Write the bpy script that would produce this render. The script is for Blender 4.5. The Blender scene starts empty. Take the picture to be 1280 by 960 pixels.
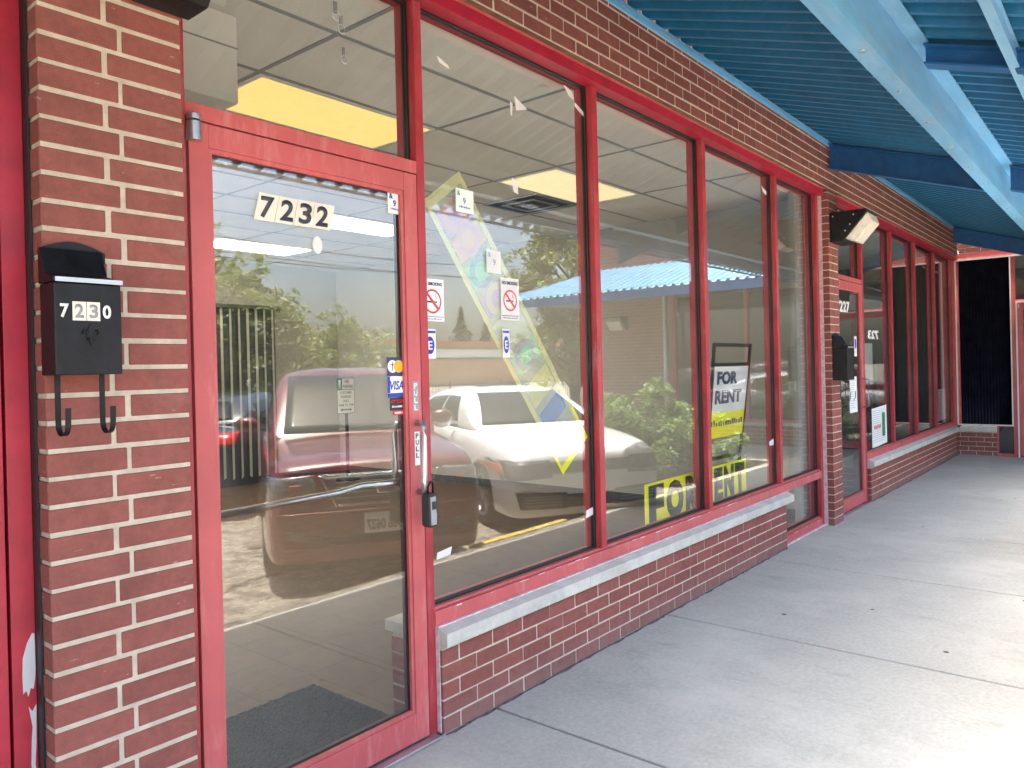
import bpy, bmesh, math, random
from mathutils import Vector, Matrix, noise
from mathutils.bvhtree import BVHTree
random.seed(7)
SC = bpy.context.scene
COL = SC.collection
R = math.radians

# ------------------------------------------------------------------ camera
f_px = 951.04
yaw, pitch, roll = R(39.66), R(-0.19), R(-1.37)
fwd = Vector((math.cos(yaw)*math.cos(pitch), math.sin(yaw)*math.cos(pitch), math.sin(pitch)))
rt = Vector((math.sin(yaw), -math.cos(yaw), 0)); up = rt.cross(fwd)
r2 = rt*math.cos(roll) + up*math.sin(roll); u2 = -rt*math.sin(roll) + up*math.cos(roll)
cd = bpy.data.cameras.new('camera'); cam = bpy.data.objects.new('camera', cd); COL.objects.link(cam)
cd.sensor_fit = 'HORIZONTAL'; cd.sensor_width = 36.0; cd.lens = f_px/1280*36
cd.shift_y = -16.1/1280
cd.clip_start = 0.02; cd.clip_end = 600
M = Matrix((r2, u2, -fwd)).transposed().to_4x4(); M.translation = Vector((0, -2.14, 1.44))
cam.matrix_world = M
SC.camera = cam

# ------------------------------------------------------------------ light
SUN_EL, SUN_AZ = 85.0, 244.0
sd = Vector((math.cos(R(SUN_EL))*math.cos(R(SUN_AZ)), math.cos(R(SUN_EL))*math.sin(R(SUN_AZ)), math.sin(R(SUN_EL))))
w = bpy.data.worlds.new('World'); SC.world = w; w.use_nodes = True
nt = w.node_tree
sky = nt.nodes.new('ShaderNodeTexSky'); sky.sky_type = 'NISHITA'; sky.sun_disc = False
sky.sun_elevation = R(SUN_EL); sky.sun_rotation = R(90 - SUN_AZ); sky.air_density = 1.0; sky.dust_density = 5.0; sky.ozone_density = 1.0
bg = nt.nodes['Background']; nt.links.new(sky.outputs[0], bg.inputs[0]); bg.inputs[1].default_value = 0.15
sl = bpy.data.lights.new('sun', 'SUN'); sl.energy = 4.5; sl.angle = R(0.5); sl.color = (1, 0.95, 0.88)
so = bpy.data.objects.new('sun', sl); COL.objects.link(so); so.rotation_euler = sd.to_track_quat('Z', 'Y').to_euler()
SC.view_settings.view_transform = 'Standard'; SC.view_settings.look = 'None'
SC.view_settings.exposure = 2.76; SC.view_settings.gamma = 1.0; SC.view_settings.use_curve_mapping = False
cy = SC.cycles
cy.use_denoising = True; cy.use_adaptive_sampling = False; cy.denoising_input_passes = 'RGB_ALBEDO_NORMAL'; cy.denoising_prefilter = 'ACCURATE'
cy.max_bounces = 9; cy.diffuse_bounces = 5; cy.glossy_bounces = 5; cy.transmission_bounces = 4; cy.transparent_max_bounces = 20
cy.sample_clamp_indirect = 8; cy.caustics_reflective = False; cy.caustics_refractive = False

# ------------------------------------------------------------------ materials
MATS = {}
def newmat(name):
    m = bpy.data.materials.new(name); m.use_nodes = True; MATS[name] = m
    n = m.node_tree.nodes; b = n['Principled BSDF']
    return m, m.node_tree, b
def N(t, ty, **k):
    n = t.nodes.new(ty)
    for a, v in k.items():
        if a.startswith('i_'):
            n.inputs[a[2:].replace('_', ' ')].default_value = v
        else: setattr(n, a, v)
    return n
def L(t, a, b): t.links.new(a, b)
def ramp(t, src, stops):
    r = t.nodes.new('ShaderNodeValToRGB'); L(t, src, r.inputs[0])
    e = r.color_ramp.elements
    while len(e) < len(stops): e.new(0.5)
    for i, (p, c) in enumerate(stops):
        e[i].position = p; e[i].color = (*c, 1) if len(c) == 3 else c
    return r.outputs[0]
def mix(t, fac, a, b, mode='MIX'):
    m = t.nodes.new('ShaderNodeMix'); m.data_type = 'RGBA'; m.blend_type = mode
    if isinstance(fac, (int, float)): m.inputs[0].default_value = fac
    else: L(t, fac, m.inputs[0])
    for i, v in ((6, a), (7, b)):
        if isinstance(v, tuple): m.inputs[i].default_value = (*v[:3], 1)
        else: L(t, v, m.inputs[i])
    return m.outputs[2]
def noisev(t, co, scale, detail=4, rough=0.6):
    n = N(t, 'ShaderNodeTexNoise'); n.inputs['Scale'].default_value = scale
    n.inputs['Detail'].default_value = detail; n.inputs['Roughness'].default_value = rough
    if co is not None: L(t, co, n.inputs['Vector'])
    return n.outputs['Fac']
def coords(t, kind='Object', scale=None):
    c = t.nodes.new('ShaderNodeTexCoord').outputs[kind]
    if scale:
        m = t.nodes.new('ShaderNodeMapping'); m.inputs['Scale'].default_value = scale; L(t, c, m.inputs[0]); c = m.outputs[0]
    return c
def bump(t, b, h, dist, strength=1.0, prev=None):
    n = t.nodes.new('ShaderNodeBump'); n.inputs['Distance'].default_value = dist; n.inputs['Strength'].default_value = strength
    L(t, h, n.inputs['Height']); L(t, n.outputs[0], b.inputs['Normal']); return n
def paint(name, col, rough=0.5, metal=0.0, var=0.12, vscale=3.0, bumpd=0.0, spec=0.5, dirt=None, coat=0.0):
    m, t, b = newmat(name)
    co = coords(t)
    n1 = noisev(t, co, vscale, 6)
    dk = tuple(c*(1-var*1.6) for c in col); lt = tuple(min(1, c*(1+var)) for c in col)
    c = ramp(t, n1, [(0.3, dk), (0.7, lt)])
    if dirt:
        n2 = noisev(t, coords(t, 'Object', (6, 6, 1.2)), 3.0, 8, 0.7)
        msk = ramp(t, n2, [(0.52, (0, 0, 0)), (0.72, (1, 1, 1))])
        c = mix(t, msk, c, dirt)
    L(t, c, b.inputs['Base Color'])
    b.inputs['Roughness'].default_value = rough; b.inputs['Metallic'].default_value = metal
    b.inputs['Specular IOR Level'].default_value = spec; b.inputs['Coat Weight'].default_value = coat
    if bumpd: bump(t, b, noisev(t, co, 60, 5), bumpd)
    return m

def brickmat(name, base, vary):
    m, t, b = newmat(name); co = coords(t)
    g = t.nodes.new('ShaderNodeNewGeometry')
    c = ramp(t, g.outputs['Random Per Island'], [(0.0, tuple(x*(1-vary) for x in base)), (0.5, base), (0.85, tuple(x*(1+vary*.8) for x in base)), (1.0, (base[0]*1.05, base[1]*1.2, base[2]*1.15))])
    n1 = noisev(t, co, 25, 8, 0.7)
    c = mix(t, 0.55, c, ramp(t, n1, [(0.3, tuple(x*.6 for x in base)), (0.7, tuple(x*1.35 for x in base))]))
    n3 = noisev(t, co, 400, 2)
    c = mix(t, ramp(t, n3, [(0.62, (0, 0, 0)), (0.72, (.6, .6, .6))]), c, (0.06, 0.03, 0.03))
    n4 = noisev(t, coords(t, 'Object', (1, 1, 2.2)), 2.2, 7, 0.65)
    c = mix(t, ramp(t, n4, [(0.60, (0, 0, 0)), (0.80, (.22, .22, .22))]), c, (0.42, 0.36, 0.33))
    # soot patches, pale salt bloom and splash grime near the ground
    c = mix(t, ramp(t, noisev(t, co, 3.1, 8, 0.7), [(0.52, (0, 0, 0)), (0.70, (.5, .5, .5))]), c, (base[0]*.45, base[1]*.55, base[2]*.6))
    sp = N(t, 'ShaderNodeSeparateXYZ'); L(t, co, sp.inputs[0])
    mr = N(t, 'ShaderNodeMapRange'); L(t, sp.outputs['Z'], mr.inputs[0]); mr.inputs[1].default_value = 0.0; mr.inputs[2].default_value = 0.16; mr.inputs[3].default_value = 0.75; mr.inputs[4].default_value = 0.0
    gm = N(t, 'ShaderNodeMath', operation='MULTIPLY'); L(t, mr.outputs[0], gm.inputs[0]); L(t, noisev(t, co, 14, 6, .7), gm.inputs[1])
    c = mix(t, gm.outputs[0], c, (0.22, 0.19, 0.17))
    sc_ = ramp(t, noisev(t, coords(t, 'Object', (3, 3, 14)), 5, 4, .6), [(0.69, (0, 0, 0)), (0.71, (.4, .4, .4))])
    c = mix(t, sc_, c, (0.5, 0.42, 0.38))
    L(t, c, b.inputs['Base Color']); b.inputs['Roughness'].default_value = 0.85
    bump(t, b, noisev(t, co, 220, 6, 0.7), 0.0025, 0.8)
    return m
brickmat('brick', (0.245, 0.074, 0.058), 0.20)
brickmat('brick_washed_out', (0.40, 0.225, 0.16), 0.25)  # same red brick, colour lightened for its washed-out reflection
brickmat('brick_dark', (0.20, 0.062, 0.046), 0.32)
def mortar():
    m, t, b = newmat('mortar'); co = coords(t)
    c = ramp(t, noisev(t, co, 18, 8, 0.7), [(0.3, (0.46, 0.39, 0.30)), (0.7, (0.68, 0.60, 0.47))])
    L(t, c, b.inputs['Base Color']); b.inputs['Roughness'].default_value = 0.95
    bump(t, b, noisev(t, co, 160, 6, 0.8), 0.004)
mortar()
paint('red_frame', (0.38, 0.030, 0.040), 0.45, var=0.16, vscale=5, bumpd=0.0004, dirt=(0.42, 0.12, 0.12))
paint('red_door', (0.50, 0.098, 0.098), 0.45, var=0.09, vscale=4, bumpd=0.0004, dirt=(0.56, 0.19, 0.18))
paint('red_deep', (0.36, 0.012, 0.032), 0.45, var=0.16, vscale=9, bumpd=0.0006)
paint('bare_patch', (0.5, 0.5, 0.52), 0.5, var=0.08, bumpd=0.0006)
paint('rust', (0.15, 0.085, 0.055), 0.9, var=0.3, vscale=12)
paint('gasket', (0.012, 0.012, 0.013), 0.5)
paint('caulk', (0.62, 0.5, 0.5), 0.8, var=0.2, vscale=30, bumpd=0.002)
paint('black_metal', (0.006, 0.006, 0.008), 0.45, spec=0.3, var=0.5, vscale=14, bumpd=0.0006, dirt=(0.013, 0.012, 0.014))
paint('black_bronze', (0.02, 0.019, 0.022), 0.5, var=0.2)
paint('steel', (0.62, 0.63, 0.65), 0.28, metal=1.0, var=0.05)
paint('aluminum', (0.55, 0.56, 0.58), 0.38, metal=0.9, var=0.12, bumpd=0.0004)
paint('white_paint', (0.78, 0.77, 0.74), 0.5, var=0.04)
paint('white_sticker', (0.82, 0.82, 0.80), 0.45, var=0.03)
paint('cream_sticker', (0.75, 0.70, 0.58), 0.45, var=0.05)
paint('ink_black', (0.02, 0.02, 0.025), 0.5, var=0.05)
paint('ink_blue', (0.02, 0.04, 0.36), 0.5, var=0.05)
paint('ink_navy', (0.03, 0.035, 0.12), 0.5, var=0.05)
paint('ink_slate', (0.045, 0.05, 0.075), 0.5, var=0.05)
paint('ink_red', (0.62, 0.02, 0.03), 0.5, var=0.05)
paint('ink_orange', (0.85, 0.42, 0.03), 0.5, var=0.05)
paint('ink_green', (0.02, 0.22, 0.10), 0.5, var=0.05)
paint('ink_pale', (0.75, 0.85, 0.82), 0.5, var=0.05)
paint('sign_yellow', (0.98, 0.86, 0.01), 0.5, var=0.05)
paint('plastic_dark', (0.02, 0.02, 0.022), 0.5, var=0.1, bumpd=0.0004)
paint('grey_plastic', (0.3, 0.31, 0.32), 0.45, var=0.1)
paint('interior_wall', (0.36, 0.35, 0.33), 0.9, var=0.03, vscale=1.5)
paint('interior_grey', (0.16, 0.17, 0.16), 0.9, var=0.06, vscale=1.5)
paint('dark_room', (0.05, 0.055, 0.06), 0.9, var=0.1)
paint('dark_curtain', (0.006, 0.007, 0.013), 1.0, var=0.3, vscale=6, spec=0.05)
paint('blind_slat', (0.75, 0.75, 0.70), 0.8, var=0.08)
paint('tree_bark', (0.09, 0.065, 0.05), 0.95, var=0.3, vscale=8, bumpd=0.01)
paint('tyre', (0.018, 0.018, 0.018), 0.85, var=0.2)
paint('car_red', (0.14, 0.004, 0.007), 0.3, metal=0.0, var=0.03, coat=1.0)
paint('car_white', (0.86, 0.86, 0.84), 0.3, var=0.02, coat=1.0)
paint('car_dark', (0.02, 0.025, 0.032), 0.3, var=0.02, coat=1.0)
paint('car_glass', (0.012, 0.015, 0.015), 0.08, var=0.1)
paint('lamp_clear', (0.16, 0.165, 0.17), 0.12, var=0.7, vscale=40, coat=1.0)
paint('lamp_amber', (0.5, 0.1, 0.03), 0.2, var=0.2, coat=1.0)
paint('tail_red', (0.55, 0.01, 0.01), 0.2, var=0.1)
paint('chrome', (0.8, 0.8, 0.8), 0.12, metal=1.0, var=0.02)
paint('grille_black', (0.02, 0.02, 0.02), 0.45, var=0.3, vscale=60)
paint('roof_tar', (0.08, 0.08, 0.08), 0.95)
paint('tan_wall', (0.56, 0.36, 0.22), 0.9, var=0.06)
paint('orange_trim', (0.52, 0.20, 0.12), 0.8, var=0.06)
paint('green_trim', (0.06, 0.30, 0.16), 0.7, var=0.05)
paint('curb_yellow', (0.62, 0.42, 0.08), 0.9, var=0.3, vscale=12, bumpd=0.003)
paint('dirt', (0.14, 0.13, 0.115), 1.0, var=0.5, vscale=30)
paint('soil', (0.10, 0.07, 0.05), 1.0, var=0.3, vscale=6, bumpd=0.01)
paint('dark_post', (0.05, 0.06, 0.05), 0.5, var=0.1)

def blue(name, col, dirt):
    m, t, b = newmat(name); co = coords(t)
    c = ramp(t, noisev(t, coords(t, 'Object', (0.6, 3, 3)), 2.5, 8, 0.65), [(0.3, tuple(x*.78 for x in col)), (0.7, tuple(min(1, x*1.15) for x in col))])
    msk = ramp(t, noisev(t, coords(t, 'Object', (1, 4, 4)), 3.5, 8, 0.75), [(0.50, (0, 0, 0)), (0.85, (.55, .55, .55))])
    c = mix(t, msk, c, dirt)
    c = mix(t, ramp(t, noisev(t, coords(t, 'Object', (1.5, 5, 5)), 5, 9, 0.8), [(0.68, (0, 0, 0)), (0.74, (.8, .8, .8))]), c, (0.16, 0.10, 0.07))
    L(t, c, b.inputs['Base Color']); b.inputs['Roughness'].default_value = 0.42
    bump(t, b, noisev(t, co, 25, 4), 0.001)
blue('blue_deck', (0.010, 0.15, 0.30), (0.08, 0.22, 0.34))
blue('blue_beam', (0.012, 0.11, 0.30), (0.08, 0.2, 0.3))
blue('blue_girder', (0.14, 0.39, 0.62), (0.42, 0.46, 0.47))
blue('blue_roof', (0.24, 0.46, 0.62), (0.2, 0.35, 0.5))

def stone():
    m, t, b = newmat('stone_sill'); co = coords(t)
    c = ramp(t, noisev(t, co, 7, 8, 0.7), [(0.25, (0.38, 0.365, 0.32)), (0.6, (0.58, 0.56, 0.49)), (0.8, (0.67, 0.65, 0.58))])
    c = mix(t, ramp(t, noisev(t, co, 3, 8, 0.7), [(0.55, (0, 0, 0)), (0.75, (.5, .5, .5))]), c, (0.3, 0.31, 0.31))
    L(t, c, b.inputs['Base Color']); b.inputs['Roughness'].default_value = 0.85
    bump(t, b, noisev(t, co, 120, 5), 0.002)
stone()
def concrete():
    m, t, b = newmat('concrete'); co = coords(t)
    c = ramp(t, noisev(t, co, 1.6, 10, 0.68), [(0.25, (0.33, 0.335, 0.275)), (0.55, (0.46, 0.465, 0.385)), (0.8, (0.54, 0.545, 0.455))])
    c = mix(t, 0.6, c, ramp(t, noisev(t, co, 45, 8, 0.8), [(0.25, (0.22, 0.215, 0.195)), (0.75, (0.58, 0.565, 0.51))]))
    # long trowel streaks across the slabs
    c = mix(t, ramp(t, noisev(t, coords(t, 'Object', (5.5, 0.8, 1)), 2.0, 9, 0.65), [(0.50, (0, 0, 0)), (0.75, (.35, .35, .35))]), c, (0.29, 0.28, 0.255))
    # dark stain patches
    c = mix(t, ramp(t, noisev(t, coords(t, 'Object', (2.4, 1.0, 1)), 2.6, 6, 0.7), [(0.58, (0, 0, 0)), (0.74, (.55, .55, .55))]), c, (0.23, 0.225, 0.20))
    c = mix(t, ramp(t, noisev(t, coords(t, 'Object', (1.0, 5.5, 1)), 2.3, 9, 0.75), [(0.60, (0, 0, 0)), (0.72, (.4, .4, .4))]), c, (0.27, 0.26, 0.235))
    c = mix(t, ramp(t, noisev(t, co, 0.9, 7, 0.7), [(0.5, (0, 0, 0)), (0.68, (.45, .45, .45))]), c, (0.62, 0.61, 0.53))
    v = N(t, 'ShaderNodeTexVoronoi'); v.inputs['Scale'].default_value = 4.2; L(t, co, v.inputs['Vector']); v.inputs['Randomness'].default_value = 1.0
    gum = ramp(t, v.outputs['Distance'], [(0.05, (1, 1, 1)), (0.065, (0, 0, 0))])
    v2 = mix(t, ramp(t, noisev(t, co, 1.9, 2), [(0.5, (0, 0, 0)), (0.52, (1, 1, 1))]), (0, 0, 0), gum)
    c = mix(t, v2, c, (0.06, 0.06, 0.06))
    L(t, c, b.inputs['Base Color']); b.inputs['Roughness'].default_value = 0.82
    bump(t, b, noisev(t, co, 90, 8, 0.8), 0.003, 0.8)
concrete()
def asphalt():
    m, t, b = newmat('asphalt'); co = coords(t)
    c = ramp(t, noisev(t, co, 0.8, 10, 0.7), [(0.25, (0.25, 0.22, 0.175)), (0.75, (0.46, 0.41, 0.33))])
    c = mix(t, 0.6, c, ramp(t, noisev(t, co, 22, 9, 0.85), [(0.40, (0.14, 0.12, 0.10)), (0.60, (0.75, 0.68, 0.55))]))
    c = mix(t, ramp(t, noisev(t, co, 7, 10, 0.8), [(0.46, (0, 0, 0)), (0.56, (.75, .75, .75))]), c, (0.09, 0.075, 0.06))
    v = N(t, 'ShaderNodeTexVoronoi', feature='DISTANCE_TO_EDGE'); v.inputs['Scale'].default_value = 0.33
    d = N(t, 'ShaderNodeTexNoise'); d.inputs['Scale'].default_value = 2.0; L(t, co, d.inputs['Vector'])
    mm = mix(t, 0.45, co, d.outputs['Color']); L(t, mm, v.inputs['Vector'])
    cr = ramp(t, v.outputs['Distance'], [(0.002, (.8, .8, .8)), (0.006, (0, 0, 0))])
    cr = mix(t, ramp(t, noisev(t, co, 1.1, 4), [(0.48, (0, 0, 0)), (0.56, (1, 1, 1))]), (0, 0, 0), cr)
    c = mix(t, cr, c, (0.03, 0.03, 0.03))
    L(t, c, b.inputs['Base Color']); b.inputs['Roughness'].default_value = 0.95
    bump(t, b, noisev(t, co, 60, 8, 0.9), 0.02)
asphalt()
def ceiling_tile():
    m, t, b = newmat('ceiling_tile'); co = coords(t)
    c = ramp(t, noisev(t, co, 1.4, 5), [(0.3, (0.76, 0.745, 0.715)), (0.7, (0.88, 0.87, 0.84))])
    c = mix(t, ramp(t, noisev(t, co, 160, 3), [(0.35, (.35, .35, .35)), (0.5, (0, 0, 0))]), c, (0.62, 0.61, 0.59))
    # brown water stains
    c = mix(t, ramp(t, noisev(t, co, 1.1, 5, 0.5), [(0.68, (0, 0, 0)), (0.74, (.3, .3, .3))]), c, (0.5, 0.4, 0.27))
    L(t, c, b.inputs['Base Color']); b.inputs['Roughness'].default_value = 0.95
ceiling_tile()
def floor_tile():
    m, t, b = newmat('floor_tile'); co = coords(t)
    bt = N(t, 'ShaderNodeTexBrick'); bt.offset = 0.0; bt.squash = 1.0
    mp = t.nodes.new('ShaderNodeMapping'); L(t, co, mp.inputs[0]); mp.inputs['Location'].default_value = (-0.28, -0.31, 0)
    L(t, mp.outputs[0], bt.inputs['Vector'])
    bt.inputs['Scale'].default_value = 1; bt.inputs['Brick Width'].default_value = 0.31; bt.inputs['Row Height'].default_value = 0.31
    bt.inputs['Mortar Size'].default_value = 0.004; bt.inputs['Mortar Smooth'].default_value = 0.2
    bt.inputs['Color1'].default_value = (0.105, 0.066, 0.042, 1); bt.inputs['Color2'].default_value = (0.088, 0.055, 0.035, 1); bt.inputs['Mortar'].default_value = (0.035, 0.028, 0.024, 1)
    c = mix(t, 0.45, bt.outputs['Color'], ramp(t, noisev(t, co, 9, 8, 0.7), [(0.3, (0.05, 0.03, 0.02)), (0.7, (0.15, 0.095, 0.06))]))
    L(t, c, b.inputs['Base Color']); b.inputs['Roughness'].default_value = 0.5
    bump(t, b, bt.outputs['Fac'], -0.002)
floor_tile()
def matmat():
    m, t, b = newmat('door_mat'); co = coords(t)
    n = noisev(t, coords(t, 'Object', (1, 1, 0.3)), 140, 3)
    c = ramp(t, n, [(0.45, (0.003, 0.003, 0.004)), (0.66, (0.055, 0.058, 0.07))])
    L(t, c, b.inputs['Base Color']); b.inputs['Roughness'].default_value = 0.9
    bump(t, b, n, 0.012)
matmat()
def glass(name, tint, dusty=0.007):
    m, t, b = newmat(name); t.nodes.remove(b); out = t.nodes['Material Output']
    geo = t.nodes.new('ShaderNodeNewGeometry')
    dot = N(t, 'ShaderNodeVectorMath', operation='DOT_PRODUCT'); L(t, geo.outputs['Normal'], dot.inputs[0]); L(t, geo.outputs['Incoming'], dot.inputs[1])
    def mth(op, a, bb=None):
        n = N(t, 'ShaderNodeMath', operation=op)
        for i, v in enumerate((a, bb)):
            if v is None: continue
            if isinstance(v, (int, float)): n.inputs[i].default_value = v
            else: L(t, v, n.inputs[i])
        return n.outputs[0]
    c = mth('ABSOLUTE', dot.outputs['Value']); p = mth('POWER', mth('SUBTRACT', 1.0, c), 5.0)
    fr = mth('ADD', mth('MULTIPLY', p, 0.92), 0.075)
    tr = N(t, 'ShaderNodeBsdfTransparent'); tr.inputs[0].default_value = (*tint, 1)
    gl = N(t, 'ShaderNodeBsdfAnisotropic'); gl.inputs['Roughness'].default_value = 0.0; gl.inputs['Color'].default_value = (1, 1, 1, 1)
    mx = t.nodes.new('ShaderNodeMixShader'); L(t, fr, mx.inputs[0]); L(t, tr.outputs[0], mx.inputs[1]); L(t, gl.outputs[0], mx.inputs[2])
    df = N(t, 'ShaderNodeBsdfDiffuse'); df.inputs[0].default_value = (0.7, 0.7, 0.68, 1)
    dn = ramp(t, noisev(t, coords(t, 'Object', (1, 1, 0.35)), 4, 8, 0.7), [(0.35, (dusty*.3,)*3), (0.8, (dusty*2.2,)*3)])
    m2 = t.nodes.new('ShaderNodeMixShader'); L(t, dn, m2.inputs[0]); L(t, mx.outputs[0], m2.inputs[1]); L(t, df.outputs[0], m2.inputs[2])
    L(t, m2.outputs[0], out.inputs[0])
glass('glass', (0.93, 0.95, 0.935))
def film(name, col, alpha):
    m, t, b = newmat(name); b.inputs['Base Color'].default_value = (*col, 1); b.inputs['Alpha'].default_value = alpha; b.inputs['Roughness'].default_value = 0.4
for n_, c_, a_ in (('film_yellow', (.92, .86, .40), .32), ('film_violet', (.72, .5, .78), .36), ('film_green', (.45, .88, .62), .36), ('film_clear', (.8, .85, .75), .22), ('film_blue', (.25, .35, .7), .35), ('film_white', (.85, .85, .85), .6), ('film_orange', (.92, .62, .4), .34)):
    film(n_, c_, a_)
def emis(name, col, st, base=(0.8, 0.8, 0.75)):
    m, t, b = newmat(name); b.inputs['Base Color'].default_value = (*base, 1)
    b.inputs['Emission Color'].default_value = (*col, 1); b.inputs['Emission Strength'].default_value = st
    return t, b
emis('light_fill', (1.0, 0.96, 0.90), 12.0)  # strong emission for the added panels out of view
emis('light_dim', (1.0, 0.78, 0.42), 0.16, (.8,.75,.6))
emis('light_warm', (1.0, 0.62, 0.20), 0.18, (0.8, 0.6, 0.25))
emis('light_pale', (1.0, 0.88, 0.66), 2.0)
paint('lens_frosted', (0.68, 0.64, 0.54), 0.35, var=0.12, vscale=30, bumpd=0.001)
def leafmat(name, base, tr=(0.25, 0.35, 0.05)):
    m, t, b = newmat(name)
    g = t.nodes.new('ShaderNodeNewGeometry')
    c = ramp(t, g.outputs['Random Per Island'], [(0, tuple(x*.6 for x in base)), (0.6, base), (1, (base[0]*1.7, base[1]*1.35, base[2]*1.1))])
    L(t, c, b.inputs['Base Color']); b.inputs['Roughness'].default_value = 0.55
    tl = N(t, 'ShaderNodeBsdfTranslucent'); tl.inputs[0].default_value = (*tr, 1)
    mx = t.nodes.new('ShaderNodeMixShader'); mx.inputs[0].default_value = 0.3
    L(t, b.outputs[0], mx.inputs[1]); L(t, tl.outputs[0], mx.inputs[2]); L(t, mx.outputs[0], t.nodes['Material Output'].inputs[0])
leafmat('leaf_yellowgreen', (0.24, 0.27, 0.11)); leafmat('leaf_bush', (0.13, 0.23, 0.07)); leafmat('leaf_dark', (0.03, 0.06, 0.03), (0.05, 0.09, 0.03))

# ------------------------------------------------------------------ mesh helpers
class MB:
    def __init__(s): s.v = []; s.f = []
    def quad(s, a, b, c, d):
        i = len(s.v); s.v += [tuple(a), tuple(b), tuple(c), tuple(d)]; s.f.append((i, i+1, i+2, i+3)); return s
    def box(s, x0, x1, y0, y1, z0, z1, mat=None):
        i = len(s.v)
        p = [(x0, y0, z0), (x1, y0, z0), (x1, y1, z0), (x0, y1, z0), (x0, y0, z1), (x1, y0, z1), (x1, y1, z1), (x0, y1, z1)]
        if mat: p = [tuple(mat @ Vector(q)) for q in p]
        s.v += p
        s.f += [tuple(i+k for k in q) for q in ((0, 3, 2, 1), (4, 5, 6, 7), (0, 1, 5, 4), (1, 2, 6, 5), (2, 3, 7, 6), (3, 0, 4, 7))]
        return s
    def prism(s, pts, ext):      # closed polygon pts (3D) extruded by vector ext
        n = len(pts); i = len(s.v); e = Vector(ext)
        s.v += [tuple(p) for p in pts] + [tuple(Vector(p)+e) for p in pts]
        s.f.append(tuple(range(i+n-1, i-1, -1))); s.f.append(tuple(range(i+n, i+2*n)))
        for k in range(n):
            a, b = i+k, i+(k+1) % n
            s.f.append((a, b, b+n, a+n))
        return s
    def tube(s, pts, rad, seg=8, cap=True, closed=False):
        P = [Vector(p) for p in pts]; n = len(P)
        rr = rad if isinstance(rad, (list, tuple)) else [rad]*n
        i0 = len(s.v); ref = Vector((0.013, 0.031, 1)).normalized()
        for k in range(n):
            d = (P[min(k+1, n-1)] - P[max(k-1, 0)]).normalized()
            a = d.cross(ref)
            if a.length < 0.15: a = d.cross(Vector((1, 0.02, 0)))
            a.normalize(); b = d.cross(a)
            for j in range(seg):
                t = 2*math.pi*j/seg; s.v.append(tuple(P[k] + rr[k]*(math.cos(t)*a + math.sin(t)*b)))
        for k in range(n-1):
            for j in range(seg):
                j2 = (j+1) % seg
                s.f.append((i0+k*seg+j, i0+k*seg+j2, i0+(k+1)*seg+j2, i0+(k+1)*seg+j))
        if cap:
            s.f.append(tuple(i0+j for j in range(seg))[::-1]); s.f.append(tuple(i0+(n-1)*seg+j for j in range(seg)))
        return s
    def lathe(s, prof, mat, seg=32):   # prof (r, h) around local z
        i0 = len(s.v); n = len(prof)
        for r_, h_ in prof:
            for j in range(seg):
                t = 2*math.pi*j/seg; s.v.append(tuple(mat @ Vector((r_*math.cos(t), r_*math.sin(t), h_))))
        for k in range(n-1):
            for j in range(seg):
                j2 = (j+1) % seg; s.f.append((i0+k*seg+j, i0+k*seg+j2, i0+(k+1)*seg+j2, i0+(k+1)*seg+j))
        return s
    def build(s, name, mat, parent=None, bevel=0, smooth=False, seg=2):
        me = bpy.data.meshes.new(name); me.from_pydata(s.v, [], s.f)
        bm = bmesh.new(); bm.from_mesh(me); bmesh.ops.recalc_face_normals(bm, faces=bm.faces[:]); bm.to_mesh(me); bm.free()
        me.materials.append(MATS[mat] if isinstance(mat, str) else mat)
        o = bpy.data.objects.new(name, me); COL.objects.link(o)
        if parent is not None:
            o.parent = parent; o.matrix_parent_inverse = parent.matrix_basis.inverted()
        if smooth: me.shade_smooth()
        if bevel:
            md = o.modifiers.new('bevel', 'BEVEL'); md.width = bevel; md.segments = seg; md.limit_method = 'ANGLE'; md.angle_limit = R(40)
        return o
def tag(o, label=None, cat=None, group=None, kind=None):
    if label: o['label'] = label
    if cat: o['category'] = cat
    if group: o['group'] = group
    if kind: o['kind'] = kind
    return o
def empty(name, loc, label=None, cat=None, group=None, rz=0):
    o = bpy.data.objects.new(name, None); COL.objects.link(o); o.location = loc; o.rotation_euler = (0, 0, rz)
    o.empty_display_size = 0.1
    return tag(o, label, cat, group)
def box(name, mat, parent, x0, x1, y0, y1, z0, z1, bevel=0):
    return MB().box(x0, x1, y0, y1, z0, z1).build(name, mat, parent, bevel)
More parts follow.
